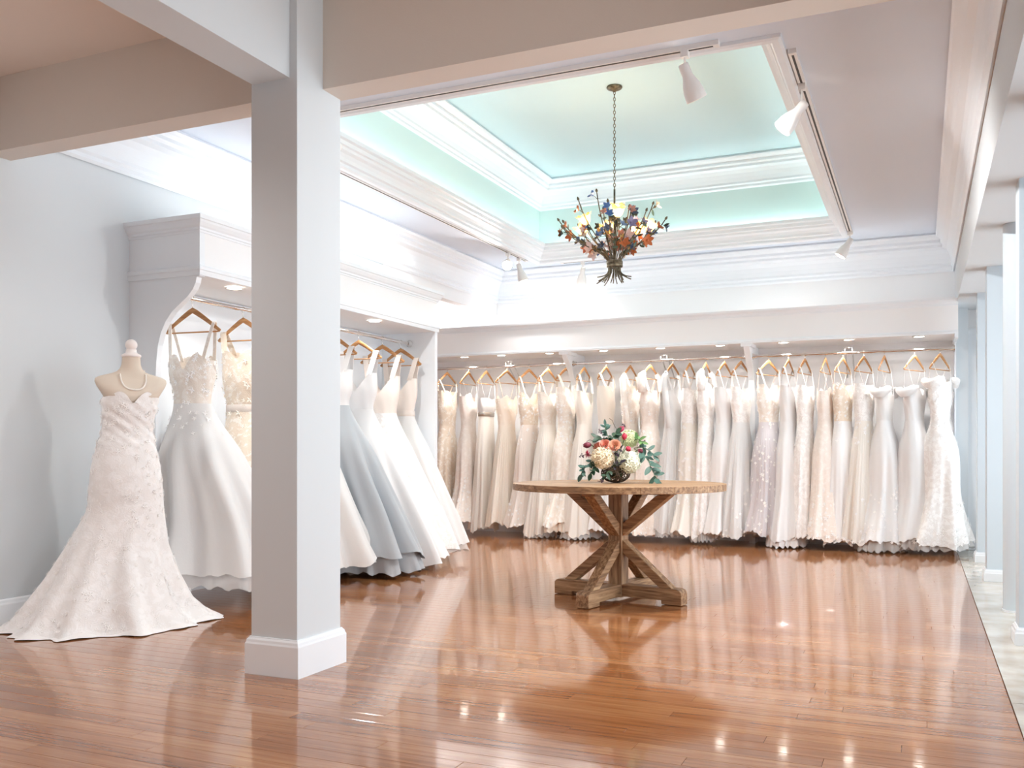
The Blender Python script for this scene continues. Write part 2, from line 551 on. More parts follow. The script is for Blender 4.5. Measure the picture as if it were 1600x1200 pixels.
relb(MB().box(0.31, 0.43, 10.10, YB, 0.0, ZR), 'shaft', wallm, ep)
relb(MB().box(0.295, 0.325, YSOF - 0.02, YB, ZS - 0.04, ZS), 'bracket', whitem, ep)
relb(MB().box(0.305, 0.32, YSOF + 0.38, YB, 0.0, ZS), 'side_panel', whitem, ep)
base_ring(MB(), 0.31, 0.43, 10.10, YB - 0.0, 0.16).build('baseboard', whitem).parent = ep
ep.children[-1].matrix_parent_inverse = Matrix.Translation(-Vector(ep.location))

# ------------------------------------------------------------------ posts along the window side
def post(y, kind, label):
    t = thing('window_post', label, 'post', (0.545, y, 0), group='posts along the window side')
    if kind == 'round':
        MB().lathe([(0.078, 0), (0.078, ZR + 0.01)], 40).build('shaft', postm, t, True, 40)
        MB().lathe([(0.082, 0), (0.082, 0.012), (0.078, 0.014)], 40).build('base', whitem, t, True, 40)
    else:
        bevel(MB().box(-0.085, 0.085, 0, 0.17, 0, ZR + 0.01).build('shaft', postm, t), 0.003)
        base_ring(MB(), -0.085, 0.085, 0, 0.17, 0.09).build('base', whitem, t)
    return t
post(9.14, 'sq', 'pale blue square post farthest along the window side')
post(7.86, 'sq', 'pale blue square post just behind the round one')
post(6.46, 'round', 'pale blue round column with chipped base on the window side')
post(5.36, 'sq', 'pale blue square post cut off by the picture edge')
post(4.06, 'sq', 'pale blue square post standing just outside the picture')
post(2.76, 'sq', 'pale blue square post at the start of the windows')
for k in range(5):
    y0 = 0.60 + 1.80 * k
    wd = MB()
    for (a, b, c, d) in ((0, 1.80, 0.0, 0.12), (0, 1.80, 2.30, ZR), (0, 0.05, 0.12, 2.30), (1.75, 1.80, 0.12, 2.30)):
        wd.box(1.62, 1.67, y0 + a, y0 + b, c, d)
    w_ = wd.build('window_%d' % (k + 1), whitem)
    struct(w_, 'tall shop window with a slim white frame', 'window')
    gm = MATS.get('window_glass')
    if gm is None:
        gm = mat('window_glass', (1, 1, 1, 1), 0.0)
        nt, b, N, L = nodes_of(gm)
        tr = N.new('ShaderNodeBsdfTransparent'); gl = N.new('ShaderNodeBsdfGlossy'); mx = N.new('ShaderNodeMixShader')
        gl.inputs['Roughness'].default_value = 0.0
        fr = N.new('ShaderNodeFresnel'); fr.inputs['IOR'].default_value = 1.3
        L.new(fr.outputs[0], mx.inputs[0]); L.new(tr.outputs[0], mx.inputs[1]); L.new(gl.outputs[0], mx.inputs[2])
        L.new(mx.outputs[0], N['Material Output'].inputs['Surface'])
    MB().box(1.642, 1.648, y0 + 0.05, y0 + 1.75, 0.12, 2.30).build('pane', gm, w_)
o = MB().box(0.43, 0.52, 10.235, YB, 0, 2.2).build('trim_4', whitem); struct(o, 'white casing beside the end pillar', 'moulding')
# ------------------------------------------------------------------ lamps of the place, plus added fill lamps
def emis(name, color, strength):
    m = mat(name, color, 0.5)
    b = m.node_tree.nodes['Principled BSDF']
    b.inputs['Emission Color'].default_value = color
    b.inputs['Emission Strength'].default_value = strength
    return m
lensm = emis('lamp_lens', (1.0, 0.93, 0.82, 1), 14.0)
lampwhite = mat('lamp_white', hexc(236, 233, 230), 0.35)
# LED strips hidden in the tray cove
COVE = (0.88, 1.0, 1.0)
for nm, loc, sx, sy in (('cove_strip', (TX0 + 0.045, (TY0 + TY1) / 2, ZC + 0.10), 0.04, TY1 - TY0 - 0.3), ('cove_strip', (TX1 - 0.045, (TY0 + TY1) / 2, ZC + 0.10), 0.04, TY1 - TY0 - 0.3),
                        ('cove_strip', ((TX0 + TX1) / 2, TY0 + 0.045, ZC + 0.10), TX1 - TX0 - 0.3, 0.04), ('cove_strip', ((TX0 + TX1) / 2, TY1 - 0.045, ZC + 0.10), TX1 - TX0 - 0.3, 0.04)):
    l = light(nm, 'AREA', loc, 0.75 * max(sx, sy), COVE, shape='RECTANGLE', size=sx, size_y=sy)
    l.rotation_euler = (PI, 0, 0)
# LED strips on top of the soffits, washing the wall and crown above
l = light('soffit_strip', 'AREA', (-2.4, YSOF + 0.10, 2.44), 2.8, WARM, shape='RECTANGLE', size=5.2, size_y=0.05); l.rotation_euler = (PI - 0.25, 0, 0)
l = light('soffit_strip', 'AREA', (-5.6, YSOF + 0.22, 2.44), 4.0, WARM, shape='RECTANGLE', size=1.4, size_y=0.05); l.rotation_euler = (PI, 0, 0)
l = light('soffit_strip', 'AREA', (UX - 0.30, (UY0 + UY1) / 2 + 0.1, 2.49), 3.0, WARM, shape='RECTANGLE', size=0.05, size_y=2.7); l.rotation_euler = (0, PI + 0.2, 0)

# recessed downlights in both soffits
dl_trim = MB().lathe([(0.052, 0.0), (0.060, -0.001), (0.062, -0.004), (0.050, -0.006), (0.046, 0.0)], 28, close=False).mesh('trim_ring', lampwhite, True)
dl_lens = MB().lathe([(0.0465, -0.002), (0.03, -0.0035), (0.004, -0.004)], 28).mesh('lens', lensm, True)
def downlight(x, y, label, e):
    t = thing('recessed_downlight', label, 'light', (x, y, ZS), group='recessed downlights in the soffits')
    link('trim_ring', dl_trim, t); link('lens', dl_lens, t)
    l = light('downlight_lamp', 'SPOT', (0, 0, -0.012), e, WARM, t, spot_size=2.3, spot_blend=0.6, shadow_soft_size=0.04)
    return t
ORD = ['first', 'second', 'third', 'fourth', 'fifth', 'sixth', 'seventh', 'eighth', 'ninth', 'tenth']
for x, y, nm in ((-4.24, 4.95, 'recessed downlight in the alcove above the white ball gown'), (-4.24, 5.82, 'recessed downlight in the alcove hidden behind the column'), (-4.24, 6.70, 'recessed downlight in the alcove above the silver satin gown')):
    downlight(x, y, nm, 8.0)
for i, x in enumerate((-4.92, -4.44, -3.84, -3.20, -2.56, -1.92, -1.28, -0.65, -0.01)):
    downlight(x, 9.74, 'small recessed downlight in the back soffit, %s from the alcove end' % ORD[i], 14.0)

# unseen ceiling lamps added to light the front room and its floor bounce
for x, y, nm in ((-3.8, 1.9, 'unseen fill lamp added on the front room ceiling toward the wall side'), (-3.0, -0.8, 'unseen fill lamp added on the front room ceiling farther back')):
    t = thing('added_fill_lamp', nm, 'light', (x, y, ZF))
    MB().lathe([(0.11, 0.0), (0.115, -0.01), (0.11, -0.02), (0.095, -0.022), (0.09, -0.012)], 28, close=False).build('trim_ring', lampwhite, t, True)
    MB().lathe([(0.091, -0.014), (0.05, -0.017), (0.004, -0.018)], 28).build('lens', lensm, t, True)
    light('added_fill_light', 'SPOT', (0, 0, -0.03), 62.0, WARM, t, spot_size=2.5, spot_blend=0.5, shadow_soft_size=0.09)

# ------------------------------------------------------------------ track lighting
trackm = mat('track_slot', (0.05, 0.045, 0.04, 1), 0.5, 0.3)
brassm = mat('aged_clip', hexc(190, 170, 140), 0.4, 0.6)
def rail(label, x0, x1, y0, y1):
    t = thing('track_rail', label, 'track light', ((x0 + x1) / 2, (y0 + y1) / 2, ZC))
    hx, hy = (x1 - x0) / 2, (y1 - y0) / 2
    MB().box(-hx, hx, -hy, hy, -0.024, 0.0).build('housing', lampwhite, t)
    if hx > hy:
        MB().box(-hx + 0.02, hx - 0.02, -0.006, 0.006, -0.0255, -0.023).build('slot', trackm, t)
    else:
        MB().box(-0.006, 0.006, -hy + 0.02, hy - 0.02, -0.0255, -0.023).build('slot', trackm, t)
    for s in (-1, 1):
        if hx > hy:
            MB().box(s * hx - 0.012, s * hx + 0.012, -hy - 0.002, hy + 0.002, -0.026, 0).build('end_cap', lampwhite, t)
        else:
            MB().box(-hx - 0.002, hx + 0.002, s * hy - 0.012, s * hy + 0.012, -0.026, 0).build('end_cap', lampwhite, t)
    return t
rail('white track rail along the front edge of the tray', -3.9, -0.98, TY0 - 0.105, TY0 - 0.065)
rail('white track rail along the window-side edge of the tray', TX1 + 0.06, TX1 + 0.10, 5.15, 9.70)
rail('white track rail along the alcove-side edge of the tray', TX0 - 0.10, TX0 - 0.06, 5.0, 9.62)
rail('short white track rail along the back edge of the tray', -3.75, -3.0, TY1 + 0.06, TY1 + 0.10)
bell = [(0.018, 0.0), (0.026, 0.004), (0.028, 0.02), (0.028, 0.065), (0.034, 0.085), (0.046, 0.115), (0.054, 0.15), (0.057, 0.195), (0.055, 0.20), (0.052, 0.196), (0.049, 0.15), (0.03, 0.10)]
bell_me = MB().lathe(bell, 28, close=False).mesh('shade', lampwhite, True)
blens_me = MB().lathe([(0.05, 0.172), (0.02, 0.178), (0.002, 0.178)], 24).mesh('lens', lensm, True)
def head(x, y, direction, label, e, drop=0.075, size=2.3):
    t = thing('track_spotlight', label, 'spotlight', (x, y, ZC - 0.024), group='bell shaped track spotlights')
    MB().box(-0.02, 0.02, -0.02, 0.02, -0.035, 0.001).build('adapter', lampwhite, t)
    MB().tube([(0, 0, -0.03), (0, 0, -drop - 0.01)], 0.0065, 10).build('arm', lampwhite, t)
    MB().ball((0, 0, -drop - 0.008), 0.016, n=14, m=8).build('swivel', lampwhite, t, True)
    d = Vector(direction).normalized()
    q = Vector((0, 0, 1)).rotation_difference(d)
    base = Vector((0, 0, -drop - 0.02)) - d * 0.03
    sh = link('shade', bell_me, t, base, q.to_euler())
    link('lens', blens_me, sh)
    l = light('track_lamp', 'SPOT', base + d * 0.19, e, WARM, t, spot_size=size, spot_blend=0.7, shadow_soft_size=0.045)
    l.rotation_euler = d.to_track_quat('-Z', 'Y').to_euler()
    return t
head(-1.15, TY0 - 0.085, (0.28, 0.45, -0.85), 'white bell track spotlight on the front rail, clear of everything', 120, size=2.6)
head(-3.50, TY0 - 0.085, (0.10, 0.85, -0.5), 'white bell track spotlight half hidden behind the square column', 60, size=1.1)
head(-0.63, 5.60, (-0.62, -0.15, -0.72), 'white bell track spotlight at the start of the window-side rail', 50, 0.11)
head(-0.63, 9.58, (-0.5, -0.1, -0.8), 'white bell track spotlight at the far end of the window-side rail', 22)
head(-4.08, 9.12, (0.30, -0.80, -0.42), 'lit bell track spotlight shining outward on the alcove-side rail', 45)
head(-4.08, 9.42, (0.25, 0.1, -0.9), 'white bell track spotlight beside the lit one on the alcove-side rail', 20)
head(-3.50, TY1 + 0.08, (-0.25, 0.45, -0.7), 'small bell track spotlight behind the chandelier on the back rail', 14)
# ------------------------------------------------------------------ cloth materials
def cloth(name, color, rough=0.65, sheen=0.3, bump=0.0, bscale=60, trans=0.0):
    m = mat(name, color, rough)
    nt, b, N, L = nodes_of(m)
    b.inputs['Sheen Weight'].default_value = sheen
    b.inputs['Sheen Roughness'].default_value = 0.5
    b.inputs['Specular IOR Level'].default_value = 0.25
    if bump:
        add_bump(m, bscale, bump, 0.006, 4.0)
    if trans:
        tl = N.new('ShaderNodeBsdfTranslucent'); tl.inputs['Color'].default_value = color
        mx = N.new('ShaderNodeMixShader'); mx.inputs[0].default_value = trans
        L.new(b.outputs[0], mx.inputs[1]); L.new(tl.outputs[0], mx.inputs[2])
        L.new(mx.outputs[0], N['Material Output'].inputs['Surface'])
    return m
def sheer(name, color, alpha):
    m = cloth(name, color, 0.7, 0.3)
    nt, b, N, L = nodes_of(m)
    tr = N.new('ShaderNodeBsdfTransparent'); mx = N.new('ShaderNodeMixShader')
    mx.inputs[0].default_value = alpha
    L.new(tr.outputs[0], mx.inputs[1]); L.new(b.outputs[0], mx.inputs[2])
    L.new(mx.outputs[0], N['Material Output'].inputs['Surface'])
    return m
def lace(name, ground, motif, scale=17.0, cover=0.5):
    m = cloth(name, motif, 0.75, 0.2)
    nt, b, N, L = nodes_of(m)
    tc = N.new('ShaderNodeTexCoord')
    nz = N.new('ShaderNodeTexNoise'); nz.inputs['Scale'].default_value = 9.0; nz.inputs['Detail'].default_value = 3
    L.new(tc.outputs['Object'], nz.inputs['Vector'])
    mxv = N.new('ShaderNodeVectorMath'); mxv.operation = 'MULTIPLY_ADD'
    mxv.inputs[1].default_value = (0.16, 0.16, 0.16)
    L.new(nz.outputs['Color'], mxv.inputs[0]); L.new(tc.outputs['Object'], mxv.inputs[2])
    vo = N.new('ShaderNodeTexVoronoi'); vo.inputs['Scale'].default_value = scale; vo.feature = 'SMOOTH_F1'
    L.new(mxv.outputs[0], vo.inputs['Vector'])
    v2 = N.new('ShaderNodeTexVoronoi'); v2.inputs['Scale'].default_value = scale * 4.2
    L.new(mxv.outputs[0], v2.inputs['Vector'])
    mm = N.new('ShaderNodeMath'); mm.operation = 'MULTIPLY_ADD'; mm.inputs[1].default_value = 0.45
    L.new(v2.outputs['Distance'], mm.inputs[0]); L.new(vo.outputs['Distance'], mm.inputs[2])
    rp = N.new('ShaderNodeValToRGB')
    rp.color_ramp.elements[0].position = cover; rp.color_ramp.elements[0].color = motif
    rp.color_ramp.elements[1].position = cover + 0.10; rp.color_ramp.elements[1].color = ground
    L.new(mm.outputs[0], rp.inputs['Fac']); L.new(rp.outputs['Color'], b.inputs['Base Color'])
    bp = N.new('ShaderNodeBump'); bp.inputs['Strength'].default_value = 0.5; bp.inputs['Distance'].default_value = 0.004; bp.invert = True
    L.new(mm.outputs[0], bp.inputs['Height']); L.new(bp.outputs['Normal'], b.inputs['Normal'])
    return m
CM = {
    'white': cloth('white_crepe', hexc(240, 239, 239), 0.55, 0.2),
    'satin': cloth('white_satin', hexc(236, 235, 235), 0.32, 0.1),
    'ivory': cloth('ivory_tulle', hexc(245, 239, 231), 0.75, 0.3, 0.15, 90, 0.15),
    'tulle': cloth('white_tulle', hexc(238, 237, 236), 0.8, 0.3, 0.12, 90, 0.15),
    'blush': cloth('blush_tulle', hexc(244, 234, 226), 0.75, 0.3, 0.15, 90, 0.15),
    'champ': cloth('champagne_tulle', hexc(243, 232, 219), 0.75, 0.3, 0.15, 90, 0.1),
    'silver': cloth('silver_blue_satin', hexc(178, 183, 188), 0.36, 0.15),
    'lilac': cloth('grey_lilac_tulle', hexc(226, 221, 224), 0.75, 0.3, 0.15, 90, 0.1),
    'lace_white': lace('white_lace', hexc(241, 237, 234), hexc(251, 249, 247), 26, 0.60),
    'lace_ivory': lace('ivory_lace', hexc(241, 232, 222), hexc(248, 243, 236), 24, 0.55),
    'lace_champ': lace('champagne_lace', hexc(235, 220, 202), hexc(247, 239, 229), 24, 0.5),
    'lace_blush': lace('blush_lace', hexc(243, 233, 225), hexc(248, 240, 233), 24, 0.52),
    'lace_mann': lace('mannequin_lace', hexc(245, 242, 240), hexc(250, 248, 247), 20, 0.58),
    'sheer': sheer('sheer_net', hexc(248, 246, 244), 0.55),
    'motif': cloth('lace_motif', hexc(251, 249, 247), 0.7, 0.2),
    'motif_w': cloth('warm_lace_motif', hexc(247, 239, 228), 0.7, 0.2),
    'bead': mat('beading', hexc(190, 180, 170), 0.25, 0.6),
}
hwood = add_mottle(mat('pale_hanger_wood', hexc(190, 140, 90), 0.45), 3.0, hexc(168, 116, 70), hexc(200, 152, 102), (1, 18, 18))
hooks = mat('hook_wire', (0.8, 0.78, 0.75, 1), 0.2, 1.0)

# ------------------------------------------------------------------ rails
ZRL, XRL = 1.995, -4.41      # alcove rail
ZRB, YRB = 1.97, 9.85        # back rails
def clothes_rail(label, p0, p1, brackets, wall, caps=(1, 1)):
    p0, p1 = Vector(p0), Vector(p1)
    t = thing('clothes_rail', label, 'rail', p0)
    MB().tube([(0, 0, 0), p1 - p0], 0.0155, 16).build('rod', chrome, t, True, 40)
    d = (p1 - p0).normalized()
    for k, (p, s) in enumerate(((p0, 1), (p1, -1))):
        if caps[k]:
            q = p - p0
            MB().tube([q, q + d * s * 0.006, q + d * s * 0.02, q + d * s * 0.045], [0.033, 0.033, 0.022, 0.019], 20).build('end_flange', chrome, t, True, 40)
    for b in brackets:
        for off in (-0.035, 0.035):
            q = Vector(b) - p0 + d * off
            w = Vector(wall)
            MB().tube([q + Vector((0, 0, -0.02)), q + Vector((0, 0, 0.05)), q + Vector((0, 0, 0.05)) + w * 0.05, q + Vector((0, 0, -0.22)) + w], 0.008, 8).build('bracket', chrome, t, True)
        q = Vector(b) - p0
        MB().tube([q - d * 0.04 + Vector((0, 0, 0.05)), q + d * 0.04 + Vector((0, 0, 0.05))], 0.008, 8).build('bracket_bar', chrome, t, True)
    return t
clothes_rail('chrome rail inside the alcove holding five big gowns', (XRL, UY0 + 0.045, ZRL), (XRL, UY1 - 0.045, ZRL), [], (0, 0, 0))
clothes_rail('alcove-side chrome back rail with the champagne gowns', (-6.55, YRB, ZRB), (-3.66, YRB, ZRB), [(-4.40, YRB, ZRB)], (0, YB - YRB, 0), (0, 1))
clothes_rail('middle chrome back rail between the two curved dividers', (-3.60, YRB, ZRB), (-1.665, YRB, ZRB), [(-2.55, YRB, ZRB)], (0, YB - YRB, 0))
clothes_rail('window-side chrome back rail with the white gowns', (-1.605, YRB, ZRB), (0.305, YRB, ZRB), [(-0.66, YRB, ZRB)], (0, YB - YRB, 0))

# ------------------------------------------------------------------ hanger (apex at local z = 0, hook above)
HW, HD = 0.215, 0.142
def arm_pts(s, n=9):
    return [(s * HW * t, 0.0, -HD * (t ** 1.12) + 0.0) for t in [i / (n - 1) for i in range(n)]]
mb = MB()
pts = [p for p in arm_pts(-1)[::-1]] + arm_pts(1)[1:]
rr = [0.010 + 0.009 * (1 - abs(p[0]) / HW) for p in pts]
mb.tube(pts, rr, 10, flat=0.42, up=(0, 0, 1))
hang_body = mb.mesh('shoulder_bow', hwood, True, 50)
hang_bar = MB().tube([(-HW * 0.94, 0, -HD - 0.004), (HW * 0.94, 0, -HD - 0.004)], 0.005, 8).mesh('trouser_bar', hwood, True)
def hook_mesh(h):
    p = [(0, 0, 0.01), (0, 0, h - 0.035)]
    for i in range(9):
        a = -PI / 2 + 0.35 + (PI + 0.9) * i / 8
        p.append((0, 0.019 * math.cos(a) , h + 0.0 + 0.019 * math.sin(a)))
    return MB().tube(p, 0.0022, 6).mesh('hook', hooks, True)
hook_me = {0.055: hook_mesh(0.055), 0.075: hook_mesh(0.075)}
def hanger(x, y, zrod, phi, label, group, h=0.055):
    t = thing('coat_hanger', label, 'hanger', (x, y, zrod - h - 0.0), phi, group)
    link('shoulder_bow', hang_body, t); link('trouser_bar', hang_bar, t)
    hk = link('hook', hook_me[h], t)
    hk.rotation_euler = (0, 0, (-phi if abs(math.sin(phi)) > 0.7 else PI / 2 - phi))
    return t

# ------------------------------------------------------------------ gown
PROF = {  # z fraction handled by key heights: (name, bust a, waist a, hip a, knee a, hem a)
    'sheath': (0.165, 0.135, 0.175, 0.185, 0.235),
    'mermaid': (0.17, 0.13, 0.175, 0.19, 0.33),
    'aline': (0.17, 0.13, 0.215, 0.285, 0.36),
    'ball': (0.17, 0.135, 0.24, 0.40, 0.56),
}
def sm(x):
    x = max(0.0, min(1.0, x))
    return x * x * (3 - 2 * x)
def interp(keys, z):
    """keys: [(z, val)] descending in z"""
    if z >= keys[0][0]:
        return keys[0][1]
    n = len(keys)
    for i in range(n - 1):
        (z0, v0), (z1, v1) = keys[i], keys[i + 1]
        if z >= z1:
            t = (z0 - z) / (z0 - z1)
            m0 = 0.0 if i == 0 else (v1 - keys[i - 1][1]) / (z1 - keys[i - 1][0]) * (z1 - z0)
            m1 = (v1 - v0) if i + 2 >= n else (keys[i + 2][1] - v0) / (keys[i + 2][0] - z0) * (z1 - z0)
            return (2*t**3 - 3*t*t + 1) * v0 + (t**3 - 2*t*t + t) * m0 + (-2*t**3 + 3*t*t) * v1 + (t**3 - t*t) * m1
    return keys[-1][1]
def floret(mb, c, n, r, rng, petals=5):
    n = n.normalized()
    a = n.cross(Vector((0, 0, 1)))
    if a.length < 1e-3:
        a = Vector((1, 0, 0))
    a.normalize(); b = n.cross(a)
    t0 = rng.random() * 6.28
    vs = [c + n * (r * 0.15)]
    for k in range(petals * 2):
        t = t0 + PI * k / petals
        q = r * (1.0 if k % 2 == 0 else 0.45)
        vs.append(c + a * (q * math.cos(t)) + b * (q * math.sin(t)) + n * (r * (0.35 if k % 2 == 0 else 0.05)))
    mb.add(vs, [(0, 1 + k, 1 + (k + 1) % (petals * 2)) for k in range(petals * 2)])

def gown(x, y, phi, zrod, label, group, style='sheath', skirt='white', bodice=None, zhem=0.10, ztop=1.60, thick=0.11, hem=None, shift=(0, 0),
         fold=0.10, pleat=0.0, neck='v', strap='thin', belt=None, florets=0, fl_where='hem', fl_mat='motif', under=None, sleeve=None, limit=None, seed=0, nth=112, bust_t=0.075, zwaist=1.28, scale=1.0):
    rng = random.Random(seed * 13 + 5)
    bu, wa, hi, kn, he = [v * scale for v in PROF[style]]
    if hem:
        he = hem
    t = thing('wedding_dress', label, 'wedding dress', (x, y, 0), phi, group)
    zh, zk = 0.98, 0.52
    if style in ('ball', 'aline'):      # straight flare from waist to hem
        hi = wa + (he - wa) * ((zwaist - zh) / (zwaist - zhem)) ** 0.92
        kn = wa + (he - wa) * ((zwaist - zk) / (zwaist - zhem)) ** 0.96
    A = [(ztop, bu), (1.50, bu), (zwaist, wa), (zh, hi), (zk, kn), (zhem, he)]
    B = [(ztop, bust_t), (1.50, bust_t * 1.1), (zwaist, bust_t * 0.95), (zh, thick * 0.85), (zk, thick), (zhem, thick * 1.35)]
    ph = [rng.random() * 6.28 for _ in range(6)]
    ks = (5, 8, 13)
    cp, sp = math.cos(phi), math.sin(phi)
    def neckz(th):
        c, s = math.cos(th), math.sin(th)
        g = math.exp(-(c / 0.30) ** 2)
        if neck == 'v':
            d = (0.16 if s < 0 else 0.20) * max(0, 1 - abs(c) / 0.75) - 0.0
            return ztop + 0.05 - d
        if neck == 'sweet':
            return ztop - 0.02 + 0.045 * math.exp(-((abs(c) - 0.5) / 0.28) ** 2) - 0.06 * math.exp(-(c / 0.2) ** 2) * (1 if s < 0 else 0.4)
        if neck == 'high':
            return ztop + 0.10 - 0.06 * g
        return ztop - 0.015 * g
    def pt(th, z, tfrac):
        """tfrac: 0 at waist, 1 at hem; negative on the bodice"""
        a, b = interp(A, z), interp(B, z)
        f = 0.0
        if tfrac > 0:
            w = sm(tfrac * 1.1) 
            f = fold * w * (0.5 * math.cos(ks[0] * th + ph[0]) + 0.8 * math.cos(ks[1] * th + ph[1] + 0.6 * tfrac) + 0.5 * math.cos(ks[2] * th + ph[2]))
            f += pleat * sm(tfrac * 4) * math.cos(33 * th + ph[3] + 0.8 * math.sin(3 * th))
        elif neck != 'x':
            f = 0.012 * math.cos(9 * th + ph[4] + z * 20)
        cu = shift[0] * tfrac if tfrac > 0 else 0
        cv = shift[1] * tfrac if tfrac > 0 else 0
        u = a * math.cos(th) * (1 + f) + cu
        v = b * math.sin(th) * (1 + f * 1.6) + cv
        if limit:
            wx, wy = x + u * cp - v * sp, y + u * sp + v * cp
            if limit[0] == 'y' and wy > limit[1]:
                dy = limit[1] - wy
                u += dy * sp; v += dy * cp
            if limit[0] == 'x' and wx < limit[1]:
                dx = limit[1] - wx
                u += dx * cp; v -= dx * sp
            if len(limit) > 2 and limit[2] == 'ymin':
                wx, wy = x + u * cp - v * sp, y + u * sp + v * cp
                if wy < limit[3] and wx < limit[4]:
                    dx = limit[4] - wx
                    u += dx * cp; v -= dx * sp
        return (u, v, z)
    ths = [2 * PI * i / nth for i in range(nth)]
    def grid(rows):
        v = [p for r in rows for p in r]
        f = []
        for r in range(len(rows) - 1):
            for i in range(nth):
                j = (i + 1) % nth
                f.append((r * nth + i, r * nth + j, (r + 1) * nth + j, (r + 1) * nth + i))
        return v, f
    nb, ns = 9, 26
    brow = []
    for k in range(nb + 1):
        q = k / nb
        brow.append([pt(th, neckz(th) * (1 - q) + zwaist * q, 0) for th in ths])
    mb = MB(); mb.add(*grid(brow))
    mb.build('bodice', CM[bodice or skirt], t, True)
    srow = []
    for k in range(ns + 1):
        q = k / ns
        row_ = []
        for th in ths:
            z = zwaist + (zhem - zwaist) * q
            p = pt(th, z, q if q > 0 else 1e-6)
            if q > 0.85:
                w = (q - 0.85) / 0.15
                dz = (0.026 * math.cos(3 * th + ph[4]) + 0.014 * math.cos(7 * th + ph[5]) + 0.007 * math.cos(23 * th + ph[2])) * w
                p = (p[0], p[1], max(0.006, p[2] + dz))
            row_.append(p)
        srow.append(row_)
    mb = MB(); mb.add(*grid(srow))
    mb.build('skirt', CM[skirt], t, True)
    if under:
        # gathered net frill showing below the hem
        d_, m_ = under
        rows = []
        for k in range(5):
            q = k / 4
            row_ = []
            for th in ths:
                p = pt(th, zhem + 0.05, 0.97)
                rr = 0.90 + 0.10 * q + 0.05 * q * math.cos(22 * th + ph[0]) + 0.02 * q * math.cos(41 * th + ph[1])
                cu, cv = shift[0], shift[1]
                zz = zhem + 0.06 - (d_ + 0.06) * q + 0.014 * q * math.cos(22 * th + ph[0] + 1.2)
                qu, qv = (p[0] - cu) * rr + cu, (p[1] - cv) * rr + cv
                if limit and limit[0] == 'x':
                    dx = max(0.0, limit[1] - (x + qu * cp - qv * sp))
                    qu += dx * cp; qv -= dx * sp
                elif limit:
                    dy = min(0.0, limit[1] - (y + qu * sp + qv * cp))
                    qu += dy * sp; qv += dy * cp
                row_.append((qu, qv, max(0.004, zz)))
            rows.append(row_)
        mb = MB(); mb.add(*grid(rows))
        mb.build('underskirt', CM[m_], t, True)
    if belt:
        rows = []
        for dz, g in ((0.026, 1.02), (0.024, 1.05), (-0.024, 1.05), (-0.026, 1.02)):
            rows.append([(p[0] * g, p[1] * g, p[2]) for p in [pt(th, zwaist + 0.01 + dz, 0) for th in ths]])
        mb = MB(); mb.add(*grid(rows))
        mb.build('belt', CM[belt], t, True)
    zend = zrod - (0.075 if limit and limit[0] == 'x' else 0.055) - HD + 0.012
    def ribbon(pts, wd, name, m):
        mb = MB()
        P = [Vector(p) for p in pts]
        v = []
        for i, p in enumerate(P):
            for (du, dv) in ((-wd / 2, -0.002), (wd / 2, -0.002), (wd / 2, 0.002), (-wd / 2, 0.002)):
                v.append((p.x + du, p.y + dv, p.z))
        f = []
        for i in range(len(P) - 1):
            for k in range(4):
                f.append((i * 4 + k, i * 4 + (k + 1) % 4, i * 4 + 4 + (k + 1) % 4, i * 4 + 4 + k))
        f += [(0, 1, 2, 3), ((len(P) - 1) * 4 + 3, (len(P) - 1) * 4 + 2, (len(P) - 1) * 4 + 1, (len(P) - 1) * 4)]
        mb.add(v, f)
        return mb.build(name, CM[m], t)
    if strap:
        wd = {'thin': 0.008, 'wide': 0.05, 'mid': 0.025, 'loop': 0.004}[strap]
        m_ = (bodice or skirt) if strap != 'loop' else 'satin'
        for s in (-1, 1):
            ub = bu * (0.74 if strap != 'wide' else 0.70)
            zb = neckz(math.acos(0.74)) - 0.015
            th0 = math.acos(0.74 if s > 0 else -0.74)
            vb = bust_t * 0.67
            ue = 0.17 if strap != 'wide' else 0.165
            ze = zend + HD * (1 - (ue / HW) ** 1.12) + (0.012)
            ribbon([(s * ub, -vb, zb), (s * (ub + ue) / 2, -vb * 0.6, (zb + ze) / 2), (s * ue, -0.011, ze - 0.006), (s * ue, 0, ze + 0.004), (s * ue, 0.011, ze - 0.006), (s * (ub + ue) / 2, vb * 0.6, (zb + ze) / 2), (s * ub, vb, zb)], wd, 'strap', m_)
    if sleeve == 'long':
        for s in (-1, 1):
            pts = [(s * 0.15, 0, zend + 0.03), (s * 0.20, 0, zend - 0.03), (s * 0.215, -0.02, zend - 0.2), (s * 0.21, -0.05, zend - 0.42), (s * 0.20, -0.06, zend - 0.56)]
            MB().tube(pts, [0.03, 0.045, 0.044, 0.038, 0.04], 14, flat=0.7).build('sleeve', CM[bodice or skirt], t, True)
    if sleeve == 'cap':
        for s in (-1, 1):
            pts = [(s * 0.13, 0, zend + 0.045), (s * 0.19, 0, zend + 0.005), (s * 0.215, -0.01, zend - 0.08), (s * 0.21, -0.02, zend - 0.17)]
            MB().tube(pts, [0.03, 0.05, 0.055, 0.05], 14, flat=0.75).build('sleeve', CM[bodice or skirt], t, True)
    if sleeve == 'off':
        for s in (-1, 1):
            pts = [(s * 0.10, -bust_t, ztop + 0.0), (s * 0.17, -bust_t * 1.0, ztop - 0.015), (s * 0.215, -bust_t * 0.5, ztop - 0.05), (s * 0.225, 0.01, ztop - 0.055), (s * 0.20, bust_t * 0.7, ztop - 0.03), (s * 0.13, bust_t, ztop - 0.01)]
            MB().tube(pts, [0.02, 0.038, 0.045, 0.045, 0.036, 0.02], 12).build('sleeve', CM[bodice or skirt], t, True)
